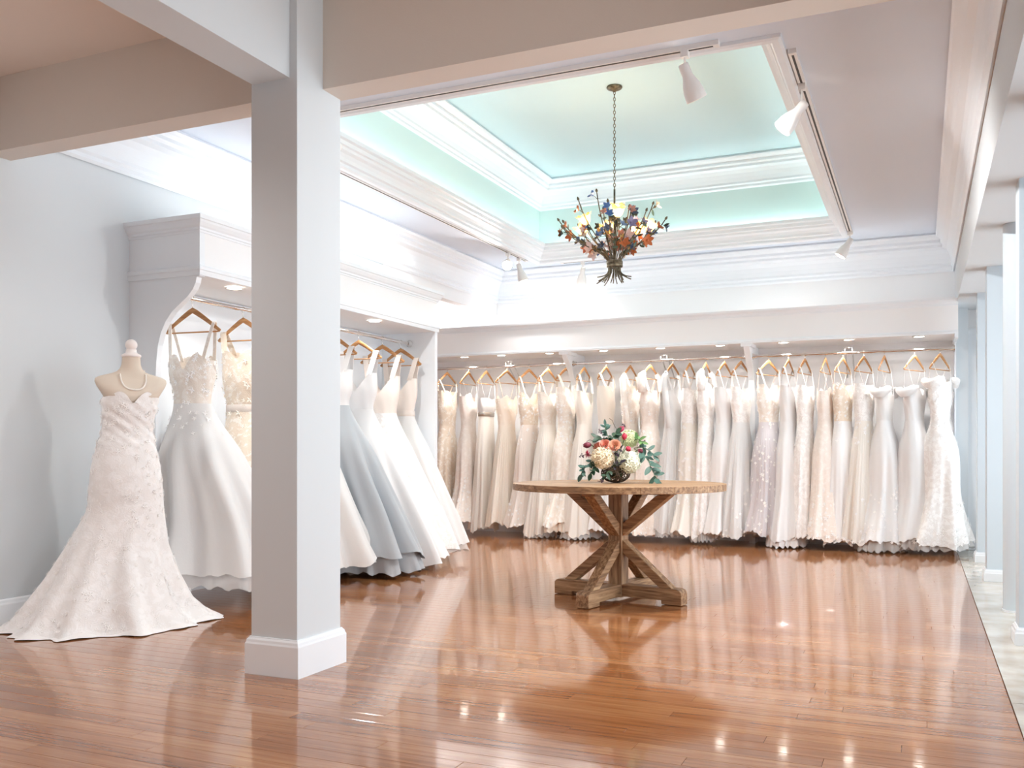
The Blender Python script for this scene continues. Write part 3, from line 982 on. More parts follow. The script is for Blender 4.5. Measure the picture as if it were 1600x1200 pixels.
    if florets:
        mb = MB()
        for _ in range(florets):
            th = rng.random() * 2 * PI
            r_ = rng.random()
            if fl_where == 'hem':
                q = 1 - 0.45 * r_ ** 2.0
            elif fl_where == 'all':
                q = -0.25 + 1.25 * rng.random()
            elif fl_where == 'bodice':
                q = -0.28 + 0.5 * r_ ** 1.6
            else:
                q = rng.choice((-0.25 + 0.45 * r_, 1 - 0.35 * r_ * r_))
            def P(th, q):
                if q >= 0:
                    return Vector(pt(th, zwaist + (zhem - zwaist) * q, max(q, 1e-6)))
                zt = neckz(th)
                return Vector(pt(th, zwaist + (zt - zwaist) * min(1, (-q) / 0.28), 0))
            c = P(th, q)
            n = (P(th + 0.04, q) - P(th - 0.04, q)).cross(P(th, min(1, q + 0.02)) - P(th, q - 0.02))
            if n.length < 1e-9:
                continue
            n.normalize()
            if n.dot(Vector((c.x - shift[0] * max(q, 0), (c.y - shift[1] * max(q, 0)) * 3, 0))) < 0:
                n = -n
            c = c + n * 0.003
            c.z = max(c.z, 0.012)
            floret(mb, c, n, rng.uniform(0.012, 0.026), rng, rng.choice((4, 5, 5, 6)))
        o = mb.build('lace_motifs', CM[fl_mat], t)
        o['kind'] = 'stuff'
    return t

# back rails: apparent hanger width in the photo fixes how far each hanger is turned
def on_back(px):
    S, C = math.sin(YAW), math.cos(YAW)
    u = (px - 800) / FPX
    return (-S + u * C) / (C + u * S) * YRB
def to_px(X, Y):
    S, C = math.sin(YAW), math.cos(YAW)
    return 800 + FPX * (X * C + Y * S) / (-X * S + Y * C)
def solve_phi(X, w):
    lo, hi = math.atan(abs(X) / YRB), math.radians(118)
    f = lambda p: to_px(X + HW * math.cos(p), YRB + HW * math.sin(p)) - to_px(X - HW * math.cos(p), YRB - HW * math.sin(p))
    for _ in range(40):
        m = (lo + hi) / 2
        if f(m) > w:
            lo = m
        else:
            hi = m
    return lo
LIM = ('y', 10.205)
RAILN = {1: 'alcove-side back rail', 2: 'middle back rail', 3: 'window-side back rail'}
BACK = [
 # rail, hook px, hanger width px, description, options
 (1, 699, 32, 'champagne beaded lace gown', dict(style='sheath', skirt='lace_champ', neck='high', strap='mid', zhem=0.22, thick=0.12, florets=160, fl_where='all', fl_mat='motif_w')),
 (1, 732, 27, 'blush lace strapless gown with floral hem', dict(style='mermaid', skirt='lace_blush', neck='sweet', strap='loop', zhem=0.17, thick=0.13, florets=230, fl_where='hem', ztop=1.64)),
 (1, 760, 28, 'strapless ivory gown with a jewelled belt', dict(style='sheath', skirt='ivory', bodice='satin', neck='flat', strap='loop', zhem=0.07, thick=0.10, belt='bead', ztop=1.60, zwaist=1.40)),
 (1, 792, 36, 'champagne pleated tulle gown', dict(style='aline', skirt='champ', neck='sweet', strap='thin', zhem=0.13, thick=0.11, pleat=0.05, hem=0.26, florets=90, fl_where='bodice', fl_mat='motif_w')),
 (1, 827, 38, 'blush tulle gown with lace edged skirt', dict(style='mermaid', skirt='blush', bodice='lace_champ', neck='v', strap='mid', zhem=0.14, thick=0.12, pleat=0.02, florets=220, fl_where='both', hem=0.29)),
 (1, 856, 32, 'ivory pleated tulle gown with lace straps', dict(style='aline', skirt='ivory', bodice='lace_ivory', neck='v', strap='mid', zhem=0.05, thick=0.13, pleat=0.04, hem=0.30, under=(0.03, 'sheer'))),
 (1, 885, 34, 'ivory lace mermaid gown with scalloped hem', dict(style='mermaid', skirt='lace_ivory', neck='high', strap='wide', zhem=0.16, thick=0.14, florets=260, fl_where='both', under=(0.07, 'champ'))),
 (2, 913, 24, 'ivory tulle gown with plunging neckline', dict(style='aline', skirt='ivory', neck='v', strap='wide', zhem=0.07, thick=0.14, pleat=0.02, hem=0.32, under=(0.05, 'sheer'))),
 (2, 947, 26, 'plain ivory crepe gown behind the bouquet', dict(style='sheath', skirt='white', bodice='ivory', neck='high', strap='wide', zhem=0.10, thick=0.12)),
 (2, 985, 26, 'ivory lace long sleeved gown', dict(style='sheath', skirt='ivory', bodice='lace_ivory', neck='high', strap='wide', sleeve='long', zhem=0.12, thick=0.12, florets=120, fl_where='bodice')),
 (2, 1016, 31, 'blush lace gown with half sleeves', dict(style='mermaid', skirt='lace_blush', neck='v', strap='wide', sleeve='cap', zhem=0.10, thick=0.13, florets=170, fl_where='both', hem=0.28)),
 (2, 1051, 28, 'pleated white tulle gown with long sheer sleeves', dict(style='aline', skirt='tulle', neck='v', strap='wide', sleeve='long', zhem=0.12, thick=0.12, pleat=0.04, hem=0.27, under=(0.04, 'sheer'))),
 (2, 1078, 21, 'ivory gown with lace panels down its front', dict(style='mermaid', skirt='ivory', bodice='lace_white', neck='v', strap='wide', zhem=0.12, thick=0.13, florets=280, fl_where='all')),
 (2, 1103, 20, 'slim ivory lace gown with cap sleeves', dict(style='sheath', skirt='lace_white', neck='high', strap='wide', sleeve='cap', zhem=0.10, thick=0.10, florets=80, fl_where='both', under=(0.06, 'sheer'))),
 (2, 1132, 26, 'plain white crepe trumpet gown', dict(style='mermaid', skirt='white', neck='v', strap='mid', zhem=0.15, thick=0.13, fold=0.06, hem=0.28)),
 (2, 1158, 31, 'white tulle gown with fine lace bodice', dict(style='aline', skirt='tulle', bodice='lace_white', neck='v', strap='mid', zhem=0.11, thick=0.13, pleat=0.02, hem=0.27, florets=90, fl_where='hem')),
 (3, 1201, 38, 'grey lilac tulle gown covered with floral lace', dict(style='mermaid', skirt='lilac', bodice='lace_ivory', neck='v', strap='mid', zhem=0.14, thick=0.15, pleat=0.03, florets=330, fl_where='all', fl_mat='motif', hem=0.27, ztop=1.62)),
 (3, 1232, 20, 'plain white satin gown with folded train', dict(style='sheath', skirt='satin', neck='v', strap='wide', zhem=0.09, thick=0.13, fold=0.13, under=(0.07, 'white'), hem=0.27)),
 (3, 1258, 22, 'slender white lace gown with slim straps', dict(style='sheath', skirt='lace_white', neck='v', strap='mid', zhem=0.12, thick=0.10, florets=130, fl_where='all')),
 (3, 1290, 16, 'blush lined lace gown on thin straps', dict(style='mermaid', skirt='lace_blush', neck='sweet', strap='thin', zhem=0.12, thick=0.14, florets=230, fl_where='hem', hem=0.28)),
 (3, 1317, 26, 'white crepe gown with beaded illusion bodice', dict(style='sheath', skirt='white', bodice='lace_champ', neck='v', strap='thin', zhem=0.07, thick=0.12, fold=0.07, florets=70, fl_where='bodice')),
 (3, 1350, 29, 'ivory tulle gown with lace trimmed overskirt', dict(style='aline', skirt='ivory', bodice='lace_white', neck='v', strap='thin', zhem=0.10, thick=0.12, pleat=0.02, hem=0.27, florets=180, fl_where='both')),
 (3, 1382, 19, 'white organza trumpet gown with ruffled shoulders', dict(style='mermaid', skirt='satin', bodice='tulle', neck='sweet', strap='loop', sleeve='off', zhem=0.10, thick=0.17, florets=150, fl_where='hem', under=(0.08, 'sheer'), hem=0.33)),
 (3, 1429, 33, 'smooth white satin gown with bow shoulders', dict(style='sheath', skirt='satin', neck='sweet', strap='loop', sleeve='off', zhem=0.12, thick=0.16, fold=0.04, hem=0.30, under=(0.06, 'sheer'))),
 (3, 1469, 33, 'white beaded lace gown with wide trailing skirt', dict(style='mermaid', skirt='lace_white', bodice='lace_white', neck='sweet', strap='thin', sleeve='off', zhem=0.10, thick=0.20, florets=330, fl_where='both', under=(0.05, 'sheer'), hem=0.36, ztop=1.68)),
]
cnt = {1: 0, 2: 0, 3: 0}
for i, (rl, px, w_, desc, op) in enumerate(BACK):
    X = on_back(px)
    ph_ = solve_phi(X, w_)
    place = '%s on the %s' % (ORD[cnt[rl]], RAILN[rl])
    cnt[rl] += 1
    hanger(X, YRB, ZRB, ph_, 'pale wooden hanger, ' + place, 'wooden hangers on the back rails')
    gown(X, YRB, ph_, ZRB, desc + ', ' + place, 'gowns on the back rails', limit=(LIM if i < len(BACK) - 1 else ('y', 10.05)), seed=i, shift=(-0.06, 0), **op)

# alcove gowns: hangers square to the rail
LIMX = ('x', -4.695, 'ymin', 4.56, -4.49)
ALC = [
 (4.74, 'white tulle ball gown with beaded bodice hanging first in the alcove', 'pale wooden hanger carrying the white ball gown',
  dict(style='ball', skirt='tulle', bodice='lace_ivory', neck='sweet', strap='mid', zhem=0.24, thick=0.30, fold=0.13, hem=0.50, shift=(0.20, 0.0), under=(0.10, 'sheer'), florets=130, fl_where='bodice', zwaist=1.30, ztop=1.60, bust_t=0.09)),
 (5.24, 'champagne lace gown with pale sash beside the column', 'pale wooden hanger half hidden by the column',
  dict(style='aline', skirt='lace_champ', neck='high', strap='wide', zhem=0.22, thick=0.22, belt='blush', florets=200, fl_where='all', shift=(0.16, 0), fl_mat='motif_w')),
 (5.88, 'white tulle gown mostly hidden behind the column', 'wooden hanger hidden behind the column',
  dict(style='ball', skirt='tulle', neck='v', strap='wide', zhem=0.14, thick=0.24, fold=0.13, hem=0.48, shift=(0.18, 0))),
 (6.36, 'silver blue satin gown with deep pleats beside the column', 'wooden hanger of the silver satin gown',
  dict(style='ball', skirt='silver', bodice='satin', neck='v', strap='wide', zhem=0.16, thick=0.24, fold=0.18, hem=0.52, shift=(0.27, -0.06), under=(0.12, 'silver'), zwaist=1.36)),
 (6.72, 'ivory satin gown with deep neckline behind the silver one', 'wooden hanger of the ivory satin gown',
  dict(style='ball', skirt='satin', bodice='satin', neck='v', strap='wide', zhem=0.08, thick=0.18, fold=0.14, hem=0.52, shift=(0.25, 0), zwaist=1.34)),
 (7.10, 'sheer blush white gown with lace skirt in the alcove', 'wooden hanger of the sheer blush gown',
  dict(style='ball', skirt='lace_white', bodice='blush', neck='v', strap='wide', zhem=0.16, thick=0.15, fold=0.13, hem=0.44, shift=(0.20, 0), under=(0.06, 'sheer'), zwaist=1.32)),
 (7.42, 'white tulle gown with gathered sash, last in the alcove', 'wooden hanger at the far end of the alcove rail',
  dict(style='ball', skirt='tulle', bodice='blush', neck='v', strap='wide', zhem=0.17, thick=0.13, fold=0.13, hem=0.44, shift=(0.22, 0), belt='blush', under=(0.08, 'sheer'), zwaist=1.32)),
]
for i, (Y, dl, hl, op) in enumerate(ALC):
    ph_ = (0.10, 0.05, 0.0, 0.02, 0.12, 0.10, 0.02)[i]
    hanger(XRL, Y, ZRL, ph_, hl, 'wooden hangers in the alcove', 0.075)
    gown(XRL, Y, ph_, ZRL, dl, 'gowns hanging in the alcove', limit=LIMX, seed=60 + i, **op)
# ------------------------------------------------------------------ mannequin with gown and pearls
MX, MY, MPSI = -4.19, 4.01, math.radians(54)
linen = add_bump(mat('dress_form_linen', hexc(222, 208, 192), 0.8), 400, 0.2, 0.001)
mq = thing('mannequin', 'beige linen dress form with white ball finial in the corner', 'mannequin', (MX, MY, 0), MPSI)
TS = [(1.02, .110, .075, 0), (1.12, .112, .075, 0), (1.22, .130, .096, 0), (1.27, .138, .106, -.004), (1.30, .146, .108, -.006), (1.335, .167, .100, -.004), (1.365, .186, .086, 0), (1.390, .196, .074, .004), (1.410, .192, .062, .008),
      (1.424, .160, .058, .010), (1.436, .115, .057, .012), (1.447, .082, .056, .012), (1.465, .062, .054, .010), (1.49, .052, .050, .006), (1.535, .049, .047, .0)]
def tsec(z):
    if z <= TS[0][0]:
        return TS[0][1:]
    for p, q in zip(TS, TS[1:]):
        if z <= q[0]:
            k = (z - p[0]) / (q[0] - p[0])
            return tuple(p[i] + (q[i] - p[i]) * k for i in (1, 2, 3))
    return TS[-1][1:]
n = 48
v = []; f = []
zs = [1.02 + (1.535 - 1.02) * i / 60 for i in range(61)]
for z in zs:
    a, b, c = tsec(z)
    for k in range(n):
        t = 2 * PI * k / n
        ct, st = math.cos(t), math.sin(t)
        e = 2.0 / (2.0 + 0.5 * sm((1.40 - z) / 0.05) if z > 1.3 else 2.2)
        v.append((a * math.copysign(abs(ct) ** e, ct), c + b * math.copysign(abs(st) ** e, st), z))
for r in range(len(zs) - 1):
    for k in range(n):
        j = (k + 1) % n
        f.append((r * n + k, r * n + j, (r + 1) * n + j, (r + 1) * n + k))
f.append(tuple(range(n))[::-1]); f.append(tuple(range((len(zs) - 1) * n, len(zs) * n)))
MB().add(v, f).build('torso', linen, mq, True, 60)
capw = mat('finial_white', hexc(244, 236, 232), 0.35)
MB().lathe([(0.050, 0), (0.054, 0.004), (0.054, 0.012), (0.048, 0.018), (0.034, 0.024), (0.029, 0.036), (0.030, 0.046)], 32, (0, 0, 1.533)).build('neck_cap', capw, mq, True, 50)
MB().ball((0, 0, 1.605), 0.0335, n=28, m=18).build('finial', capw, mq, True)
MB().tube([(0, 0, 0.02), (0, 0, 1.03)], 0.016, 14).build('stand_pole', chrome, mq, True)
MB().lathe([(0.15, 0), (0.15, 0.012), (0.03, 0.03)], 32).build('stand_base', chrome, mq, True, 40)

md = thing('wedding_dress', 'strapless white lace mermaid gown with floor train on the mannequin', 'wedding dress', (MX, MY, 0), MPSI)
PXM = 5.36 / FPX
TAB = [(1.33, 157, 241), (1.25, 156, 238), (1.18, 157, 233), (1.10, 156, 231), (1.0, 148, 236), (0.9, 141, 242), (0.78, 138, 245), (0.66, 136, 247), (0.55, 122, 250), (0.44, 106, 253), (0.28, 82, 266), (0.13, 54, 284), (0.05, 38, 306), (0.012, 22, 324)]
KA = [(z, (r - l) / 2 * PXM * 1.0) for z, l, r in TAB]
KC = [(z, ((r + l) / 2 - 199) * PXM) for z, l, r in TAB]
KB = [(1.33, .122), (1.25, .123), (1.18, .112), (1.10, .105), (1.0, .135), (.9, .155), (.78, .165), (.66, .165), (.55, .18), (.44, .21), (.28, .28), (.13, .36), (.05, .40), (.012, .44)]
def lin(keys, z):
    if z >= keys[0][0]:
        return keys[0][1]
    for (z0, v0), (z1, v1) in zip(keys, keys[1:]):
        if z >= z1:
            return v0 + (v1 - v0) * (z0 - z) / (z0 - z1)
    return keys[-1][1]
rngm = random.Random(3)
phm = [rngm.random() * 6.28 for _ in range(6)]
cm_, sm_ = math.cos(MPSI), math.sin(MPSI)
def mtop(th):
    c, s = math.cos(th), math.sin(th)
    if s < 0:
        return 1.298 + 0.030 * math.exp(-((abs(c) - 0.48) / 0.26) ** 2) - 0.036 * math.exp(-(c / 0.16) ** 2)
    return 1.295 - 0.05 * s
def mpt(th, z):
    a, b, c = lin(KA, z), lin(KB, z), lin(KC, z)
    w = sm((0.72 - z) / 0.6)
    ff = w * 0.07 * (0.6 * math.cos(6 * th + phm[0]) + 0.6 * math.cos(11 * th + phm[1]) + 0.25 * math.cos(19 * th + phm[2]))
    u = c + a * math.cos(th) * (1 + ff)
    vv = b * math.sin(th) * (1 + ff * 1.3)
    if z > 0.98:   # gathered ruching
        k = sm((z - 0.98) / 0.06) * (1 - sm((z - 1.28) / 0.04))
        d = 0.0024 * k * (math.sin(105 * (z + 0.75 * u)) + 0.8 * math.sin(80 * (z + 0.5 * u) + 1.2 * math.sin(3 * th)))
        nn = Vector((math.cos(th) / a, math.sin(th) / b, 0)).normalized()
        u += nn.x * d; vv += nn.y * d
    elif z > 0.6:
        d = 0.004 * math.sin(60 * (z - 0.35 * u)) * sm((z - 0.6) / 0.1) * (1 - sm((z - 0.88) / 0.10))
        vv += d * math.sin(th)
    wx = MX + u * cm_ - vv * sm_
    lim = XL + 0.03
    if wx < lim:
        dx = lim - wx
        u += dx * cm_; vv -= dx * sm_
    return Vector((u, vv, z))
nth = 144
def mgrid(rows):
    v = [tuple(p) for r in rows for p in r]
    f = []
    for r in range(len(rows) - 1):
        for i in range(nth):
            j = (i + 1) % nth
            f.append((r * nth + i, r * nth + j, (r + 1) * nth + j, (r + 1) * nth + i))
    return v, f
ths = [2 * PI * i / nth for i in range(nth)]
rows = [[mpt(th, mtop(th) * (1 - k / 26) + 0.98 * k / 26) for th in ths] for k in range(27)]
MB().add(*mgrid(rows)).build('bodice', CM['lace_mann'], md, True)
zz = [0.98 - (0.98 - 0.10) * i / 26 for i in range(27)] + [0.07, 0.045, 0.028, 0.016]
rows = []
for z in zz:
    row_ = []
    for th in ths:
        p = mpt(th, z)
        if z < 0.12:
            w = (0.12 - z) / 0.11
            s_ = 0.03 * w * (0.5 * math.cos(17 * th + phm[3]) + 0.5 * math.cos(29 * th + phm[4]))
            p = Vector((p.x * (1 + s_), p.y * (1 + s_), max(0.008, p.z + 0.016 * w * math.cos(13 * th + phm[5]))))
            wx = MX + p.x * cm_ - p.y * sm_
            if wx < XL + 0.025:
                dx = XL + 0.025 - wx
                p.x += dx * cm_; p.y -= dx * sm_
        row_.append(p)
    rows.append(row_)
MB().add(*mgrid(rows)).build('skirt', CM['lace_mann'], md, True)
# scalloped lace edge lying on the floor
edge = []
last = rows[-1]
for q in (0.0, 0.5, 1.0):
    row_ = []
    for i, p in enumerate(last):
        th = ths[i]
        g = 1 + q * (0.035 + 0.02 * abs(math.sin(14 * th)))
        pp = Vector((p.x * g, p.y * g, max(0.0035, p.z * (1 - 0.75 * q))))
        wx = MX + pp.x * cm_ - pp.y * sm_
        if wx < XL + 0.024:
            dx = XL + 0.024 - wx
            pp.x += dx * cm_; pp.y -= dx * sm_
        row_.append(pp)
    edge.append(row_)
MB().add(*mgrid(edge)).build('scalloped_hem', CM['motif'], md, True)
mb = MB()
for _ in range(900):
    r_ = rngm.random()
    z = 0.03 + 0.95 * (r_ ** 1.9) if rngm.random() < 0.75 else rngm.uniform(0.95, 1.28)
    th = rngm.random() * 2 * PI
    c = mpt(th, z)
    nn = (mpt(th + 0.03, z) - mpt(th - 0.03, z)).cross(mpt(th, z + 0.01) - mpt(th, z - 0.01))
    if nn.length < 1e-9:
        continue
    nn.normalize()
    if nn.dot(Vector((c.x - lin(KC, z), c.y, 0))) < 0:
        nn = -nn
    c = c + nn * 0.002
    c.z = max(c.z, 0.014)
    floret(mb, c, nn, rngm.uniform(0.008, 0.018), rngm, rngm.choice((5, 5, 6, 7)))
o = mb.build('lace_motifs', CM['motif'], md); o['kind'] = 'stuff'
# pearls
nk = thing('necklace', 'string of cream pearls around the dress form neck', 'necklace', (MX, MY, 0), MPSI)
pearl = mat('pearl', hexc(250, 244, 236), 0.2)
mb = MB(); line = []
for i in range(57):
    s = -1 + 2 * i / 56
    u = 0.078 * math.sin(s * PI / 2) * (1 - 0.12 * s * s) + 0.004
    z = 1.340 + 0.118 * abs(s) ** 2.4
    a, b, c = tsec(z)
    vv = c - b * math.sqrt(max(0.02, 1 - min(0.98, (u / a) ** 2))) - 0.006
    if abs(s) > 0.9:
        vv = c - 0.004 - b * 0.35 * (1 - abs(s)) / 0.1
    mb.ball((u, vv, z), 0.0052, n=8, m=6); line.append((u, vv, z))
o = mb.build('pearls', pearl, nk, True); o['kind'] = 'stuff'
back = [(line[-1][0] + (line[0][0] - line[-1][0]) * k / 10, 0.012 + 0.062 * math.sin(PI * k / 10), 1.458 + 0.004 * math.sin(PI * k / 10)) for k in range(11)]
MB().tube([line[-1]] + back + [line[0]], 0.0012, 6).build('cord', pearl, nk, True)

# ------------------------------------------------------------------ round pedestal table
def oak(name, c1, c2, c3, stretch):
    m = mat(name, c2, 0.55)
    nt, b, N, L = nodes_of(m)
    tc = N.new('ShaderNodeTexCoord'); mp = N.new('ShaderNodeMapping'); mp.inputs['Scale'].default_value = stretch
    L.new(tc.outputs['Object'], mp.inputs['Vector'])
    nz = N.new('ShaderNodeTexNoise'); nz.inputs['Scale'].default_value = 2.5; nz.inputs['Detail'].default_value = 7; nz.inputs['Distortion'].default_value = 0.6
    L.new(mp.outputs['Vector'], nz.inputs['Vector'])
    rp = N.new('ShaderNodeValToRGB'); cr = rp.color_ramp
    cr.elements[0].position = 0.30; cr.elements[0].color = c1
    cr.elements[1].position = 0.72; cr.elements[1].color = c3
    e = cr.elements.new(0.5); e.color = c2
    L.new(nz.outputs['Fac'], rp.inputs['Fac']); L.new(rp.outputs['Color'], b.inputs['Base Color'])
    bp = N.new('ShaderNodeBump'); bp.inputs['Strength'].default_value = 0.25; bp.inputs['Distance'].default_value = 0.002
    L.new(nz.outputs['Fac'], bp.inputs['Height']); L.new(bp.outputs['Normal'], b.inputs['Normal'])
    return m
O1, O2, O3 = hexc(104, 74, 50), hexc(154, 118, 84), hexc(192, 158, 120)
oakx = oak('weathered_oak_x', O1, O2, O3, (2, 22, 22))
oakz = oak('weathered_oak_z', O1, O2, O3, (22, 22, 2))
TBX, TBY, TBA = -1.845, 5.93, math.radians(-11)
tb = thing('pedestal_table', 'round weathered wood table on a crossed trestle pedestal', 'table', (TBX, TBY, 0), TBA)
R_ = 0.705
# the top is glued up from boards
NB = 9
bw = 2 * R_ / NB
for k in range(NB):
    y0, y1 = -R_ + k * bw + 0.0006, -R_ + (k + 1) * bw - 0.0006
    pts = []
    for i in range(13):
        y = y0 + (y1 - y0) * i / 12
        pts.append((math.sqrt(max(1e-6, R_ * R_ - y * y)), y))
    poly = pts + [(-x, y) for x, y in pts[::-1]]
    o = MB().prism(poly, 'z', 0.732, 0.775).build('tabletop_board', oakx, tb)
    o['label'] = 'board of the round top'
    bevel(o, 0.002, 1)
bevel(MB().box(-0.05, 0.05, -0.05, 0.05, 0.02, 0.732).build('post', oakz, tb), 0.003, 1)
bevel(MB().box(-0.40, 0.40, -0.05, 0.05, 0.705, 0.731).build('top_cleat', oakx, tb), 0.003, 1)
bevel(MB().box(-0.05, 0.05, -0.40, 0.40, 0.7045, 0.7315).build('top_cleat', oakx, tb), 0.003, 1)
FL = 0.475
foot = [(0.05, 0.028), (FL - 0.14, 0.028), (FL - 0.14, 0.004), (FL, 0.004), (FL, 0.082), (FL - 0.012, 0.098), (FL - 0.035, 0.106), (0.05, 0.106)]
low = [(0.05, 0.315), (0.05, 0.40), (0.405, 0.106), (0.315, 0.106)]
upp = [(0.05, 0.425), (0.05, 0.51), (0.30, 0.7035), (0.395, 0.7035)]
def radial(poly, wd, name, m):
    mb = MB().prism(poly, 'y', -wd / 2, wd / 2)
    return mb.mesh(name, m)
fm, lm, um = radial(foot, 0.095, 'foot', oakx), radial(low, 0.072, 'lower_brace', oakx), radial(upp, 0.072, 'upper_brace', oakx)
for k in range(4):
    for nm, me_ in (('foot', fm), ('lower_brace', lm), ('upper_brace', um)):
        o = link(nm, me_, tb, (0, 0, 0), (0, 0, k * PI / 2))
        bevel(o, 0.003, 1)

# ------------------------------------------------------------------ bouquet: everything measured from the bowl's foot
ZTB = 0.775
BX, BY = TBX - 0.012, TBY - 0.02
VA = math.atan2(-BX, BY)           # view azimuth, so the spread of stems matches
def loc(du, dv, dz):
    """du to the viewer's side, dv away from the viewer"""
    return Vector((BX + du * math.cos(VA) - dv * math.sin(VA), BY + du * math.sin(VA) + dv * math.cos(VA), ZTB + dz))
K = 0.000533
def cr(x, y, dv=0.0):
    return loc((x - 735) * K, dv, (905 - y) * K)
twig = mat('dark_twig', hexc(80, 62, 44), 0.7)
bowl = thing('twig_bowl', 'round open bowl of woven dark twigs on the table', 'vase', loc(0, 0, 0))
rb = random.Random(11)
for k in range(34):
    # great-circle hoops of a squat sphere, kept below the rim
    ax = Vector((rb.gauss(0, 1), rb.gauss(0, 1), rb.gauss(0, 0.8))).normalized()
    e1 = ax.cross(Vector((0, 0, 1)))
    e1 = e1.normalized() if e1.length > 1e-3 else Vector((1, 0, 0))
    e2 = ax.cross(e1)
    off = rb.uniform(-0.5, 0.5)
    pts = []
    t0 = rb.random() * 6.28
    for i in range(26):
        t = t0 + 2 * PI * i / 25 * 0.9
        d = (e1 * math.cos(t) + e2 * math.sin(t)) * math.sqrt(1 - off * off) + ax * off
        p = Vector((d.x * 0.096, d.y * 0.096, 0.066 + d.z * 0.062 + rb.uniform(-.001, .001)))
        if p.z < 0.112:
            pts.append(p)
        elif len(pts) > 5:
            break
        else:
            pts = []
    if len(pts) > 5:
        MB().tube(pts, 0.0030, 6).build('twig', twig, bowl, True)
MB().lathe([(0.003, 0.03), (0.03, 0.034), (0.046, 0.05), (0.05, 0.07), (0.046, 0.095), (0.03, 0.112), (0.003, 0.114)], 20, close=False).build('moss_filling', add_bump(add_mottle(mat('moss', hexc(60, 70, 44), 0.9), 40, hexc(38, 46, 28), hexc(96, 104, 66)), 60, 0.8, 0.01), bowl, True)

stemm = mat('flower_stem', hexc(88, 110, 66), 0.6)
def stem(t, p, par_loc):
    a = Vector(p) - par_loc
    base = loc(0, 0, 0.10) - par_loc
    mid = (a + base) / 2 + Vector((0, 0, 0.01))
    return MB().tube([base, mid, a], 0.003, 6).build('stem', stemm, t, True)
def petal(mb, c, d, up, L_, W_, curl=0.3, n=5):
    """leaf/petal blade from c along d"""
    d = Vector(d).normalized(); up = Vector(up)
    s = d.cross(up)
    s = s.normalized() if s.length > 1e-5 else Vector((1, 0, 0))
    up = s.cross(d).normalized()
    v = []; f = []
    for i in range(n + 1):
        q = i / n
        w = W_ * math.sin(PI * min(0.98, 0.12 + 0.86 * q)) ** 0.8 if i < n else 0.0005
        o = Vector(c) + d * (L_ * q) + up * (curl * L_ * q * q)
        v += [o - s * w / 2 + up * (0.12 * w), o, o + s * w / 2 + up * (0.12 * w)]
    for i in range(n):
        b = i * 3
        f += [(b, b + 1, b + 4, b + 3), (b + 1, b + 2, b + 5, b + 4)]
    mb.add(v, f)
def rvec(r):
    return Vector((r.gauss(0, 1), r.gauss(0, 1), r.gauss(0, 1))).normalized()
def hydrangea(c, r, label, m):
    t = thing('hydrangea', label, 'flower', c, group='hydrangea heads in the bouquet')
    rr = random.Random(int(c.x * 1e4))
    stem(t, c, c)
    MB().ball((0, 0, 0), r * 0.82, n=18, m=12).build('flower_core', m, t, True)
    mb = MB()
    for i in range(150):
        z = 1 - 2 * (i + 0.5) / 150
        a = i * 2.39996
        d = Vector((math.cos(a) * math.sqrt(1 - z * z), math.sin(a) * math.sqrt(1 - z * z), z))
        floret(mb, d * (r * rr.uniform(0.88, 1.0)), (d + rvec(rr) * 0.35), r * 0.24, rr, 4)
    o = mb.build('florets', m, t); o['kind'] = 'stuff'
    return t
hydrangea(cr(575, 590, -0.06), 0.074, 'cream hydrangea head at the front of the bouquet', mat('cream_hydrangea', hexc(238, 222, 192), 0.7))
hydrangea(cr(905, 640, -0.055), 0.074, 'white green hydrangea head beside the cream one', mat('white_hydrangea', hexc(236, 238, 218), 0.7))
hydrangea(cr(905, 350, 0.04), 0.058, 'pale green hydrangea at the top of the bouquet', mat('green_hydrangea', hexc(216, 224, 180), 0.7))
def rose(c, r, label, m, face):
    t = thing('rose', label, 'flower', c, group='roses in the bouquet')
    stem(t, c, c)
    F = Vector(face).normalized()
    e1 = F.cross(Vector((0, 0, 1))).normalized(); e2 = e1.cross(F)
    for ring, (k, rad, lg) in enumerate(((3, 0.12, 0.95), (5, 0.30, 1.05), (6, 0.52, 1.05), (7, 0.75, 0.95))):
        for i in range(k):
            a = 2 * PI * i / k + ring * 0.7
            o_ = e1 * math.cos(a) + e2 * math.sin(a)
            v = []; f = []
            for q in range(5):
                s = q / 4
                wob = rad * r * (0.35 + 0.65 * math.sin(s * PI * 0.62)) + (0.18 * r * s * s * ring * 0.7)
                h = -0.7 * r + lg * r * 1.3 * s - 0.16 * r * ring * s * s
                hw = (0.30 + 0.62 * math.sin(PI * (0.15 + 0.7 * s))) * (0.5 + 0.22 * ring)
                for w in (-1, -0.5, 0, 0.5, 1):
                    aa = a + w * hw * 0.9
                    oo = e1 * math.cos(aa) + e2 * math.sin(aa)
                    v.append(oo * wob + F * (h - 0.10 * r * abs(w) * s))
            for q in range(4):
                for w in range(4):
                    b = q * 5 + w
                    f.append((b, b + 1, b + 6, b + 5))
            MB().add(v, f).build('petal', m, t, True)
    return t
pk = mat('peach_rose', hexc(226, 152, 132), 0.6); pk2 = mat('pale_peach_rose', hexc(232, 178, 150), 0.6)
rose(cr(600, 415, -0.07), 0.034, 'peach pink rose between foliage and cream hydrangea', pk, (0.2, -1, 0.7))
rose(cr(722, 432, -0.08), 0.038, 'pale peach rose at the centre of the bouquet', pk2, (0.25, -1, 0.4))
rose(cr(500, 440, -0.02), 0.028, 'small peach rose tucked behind the cream hydrangea', pk, (-0.4, -0.8, 0.7))
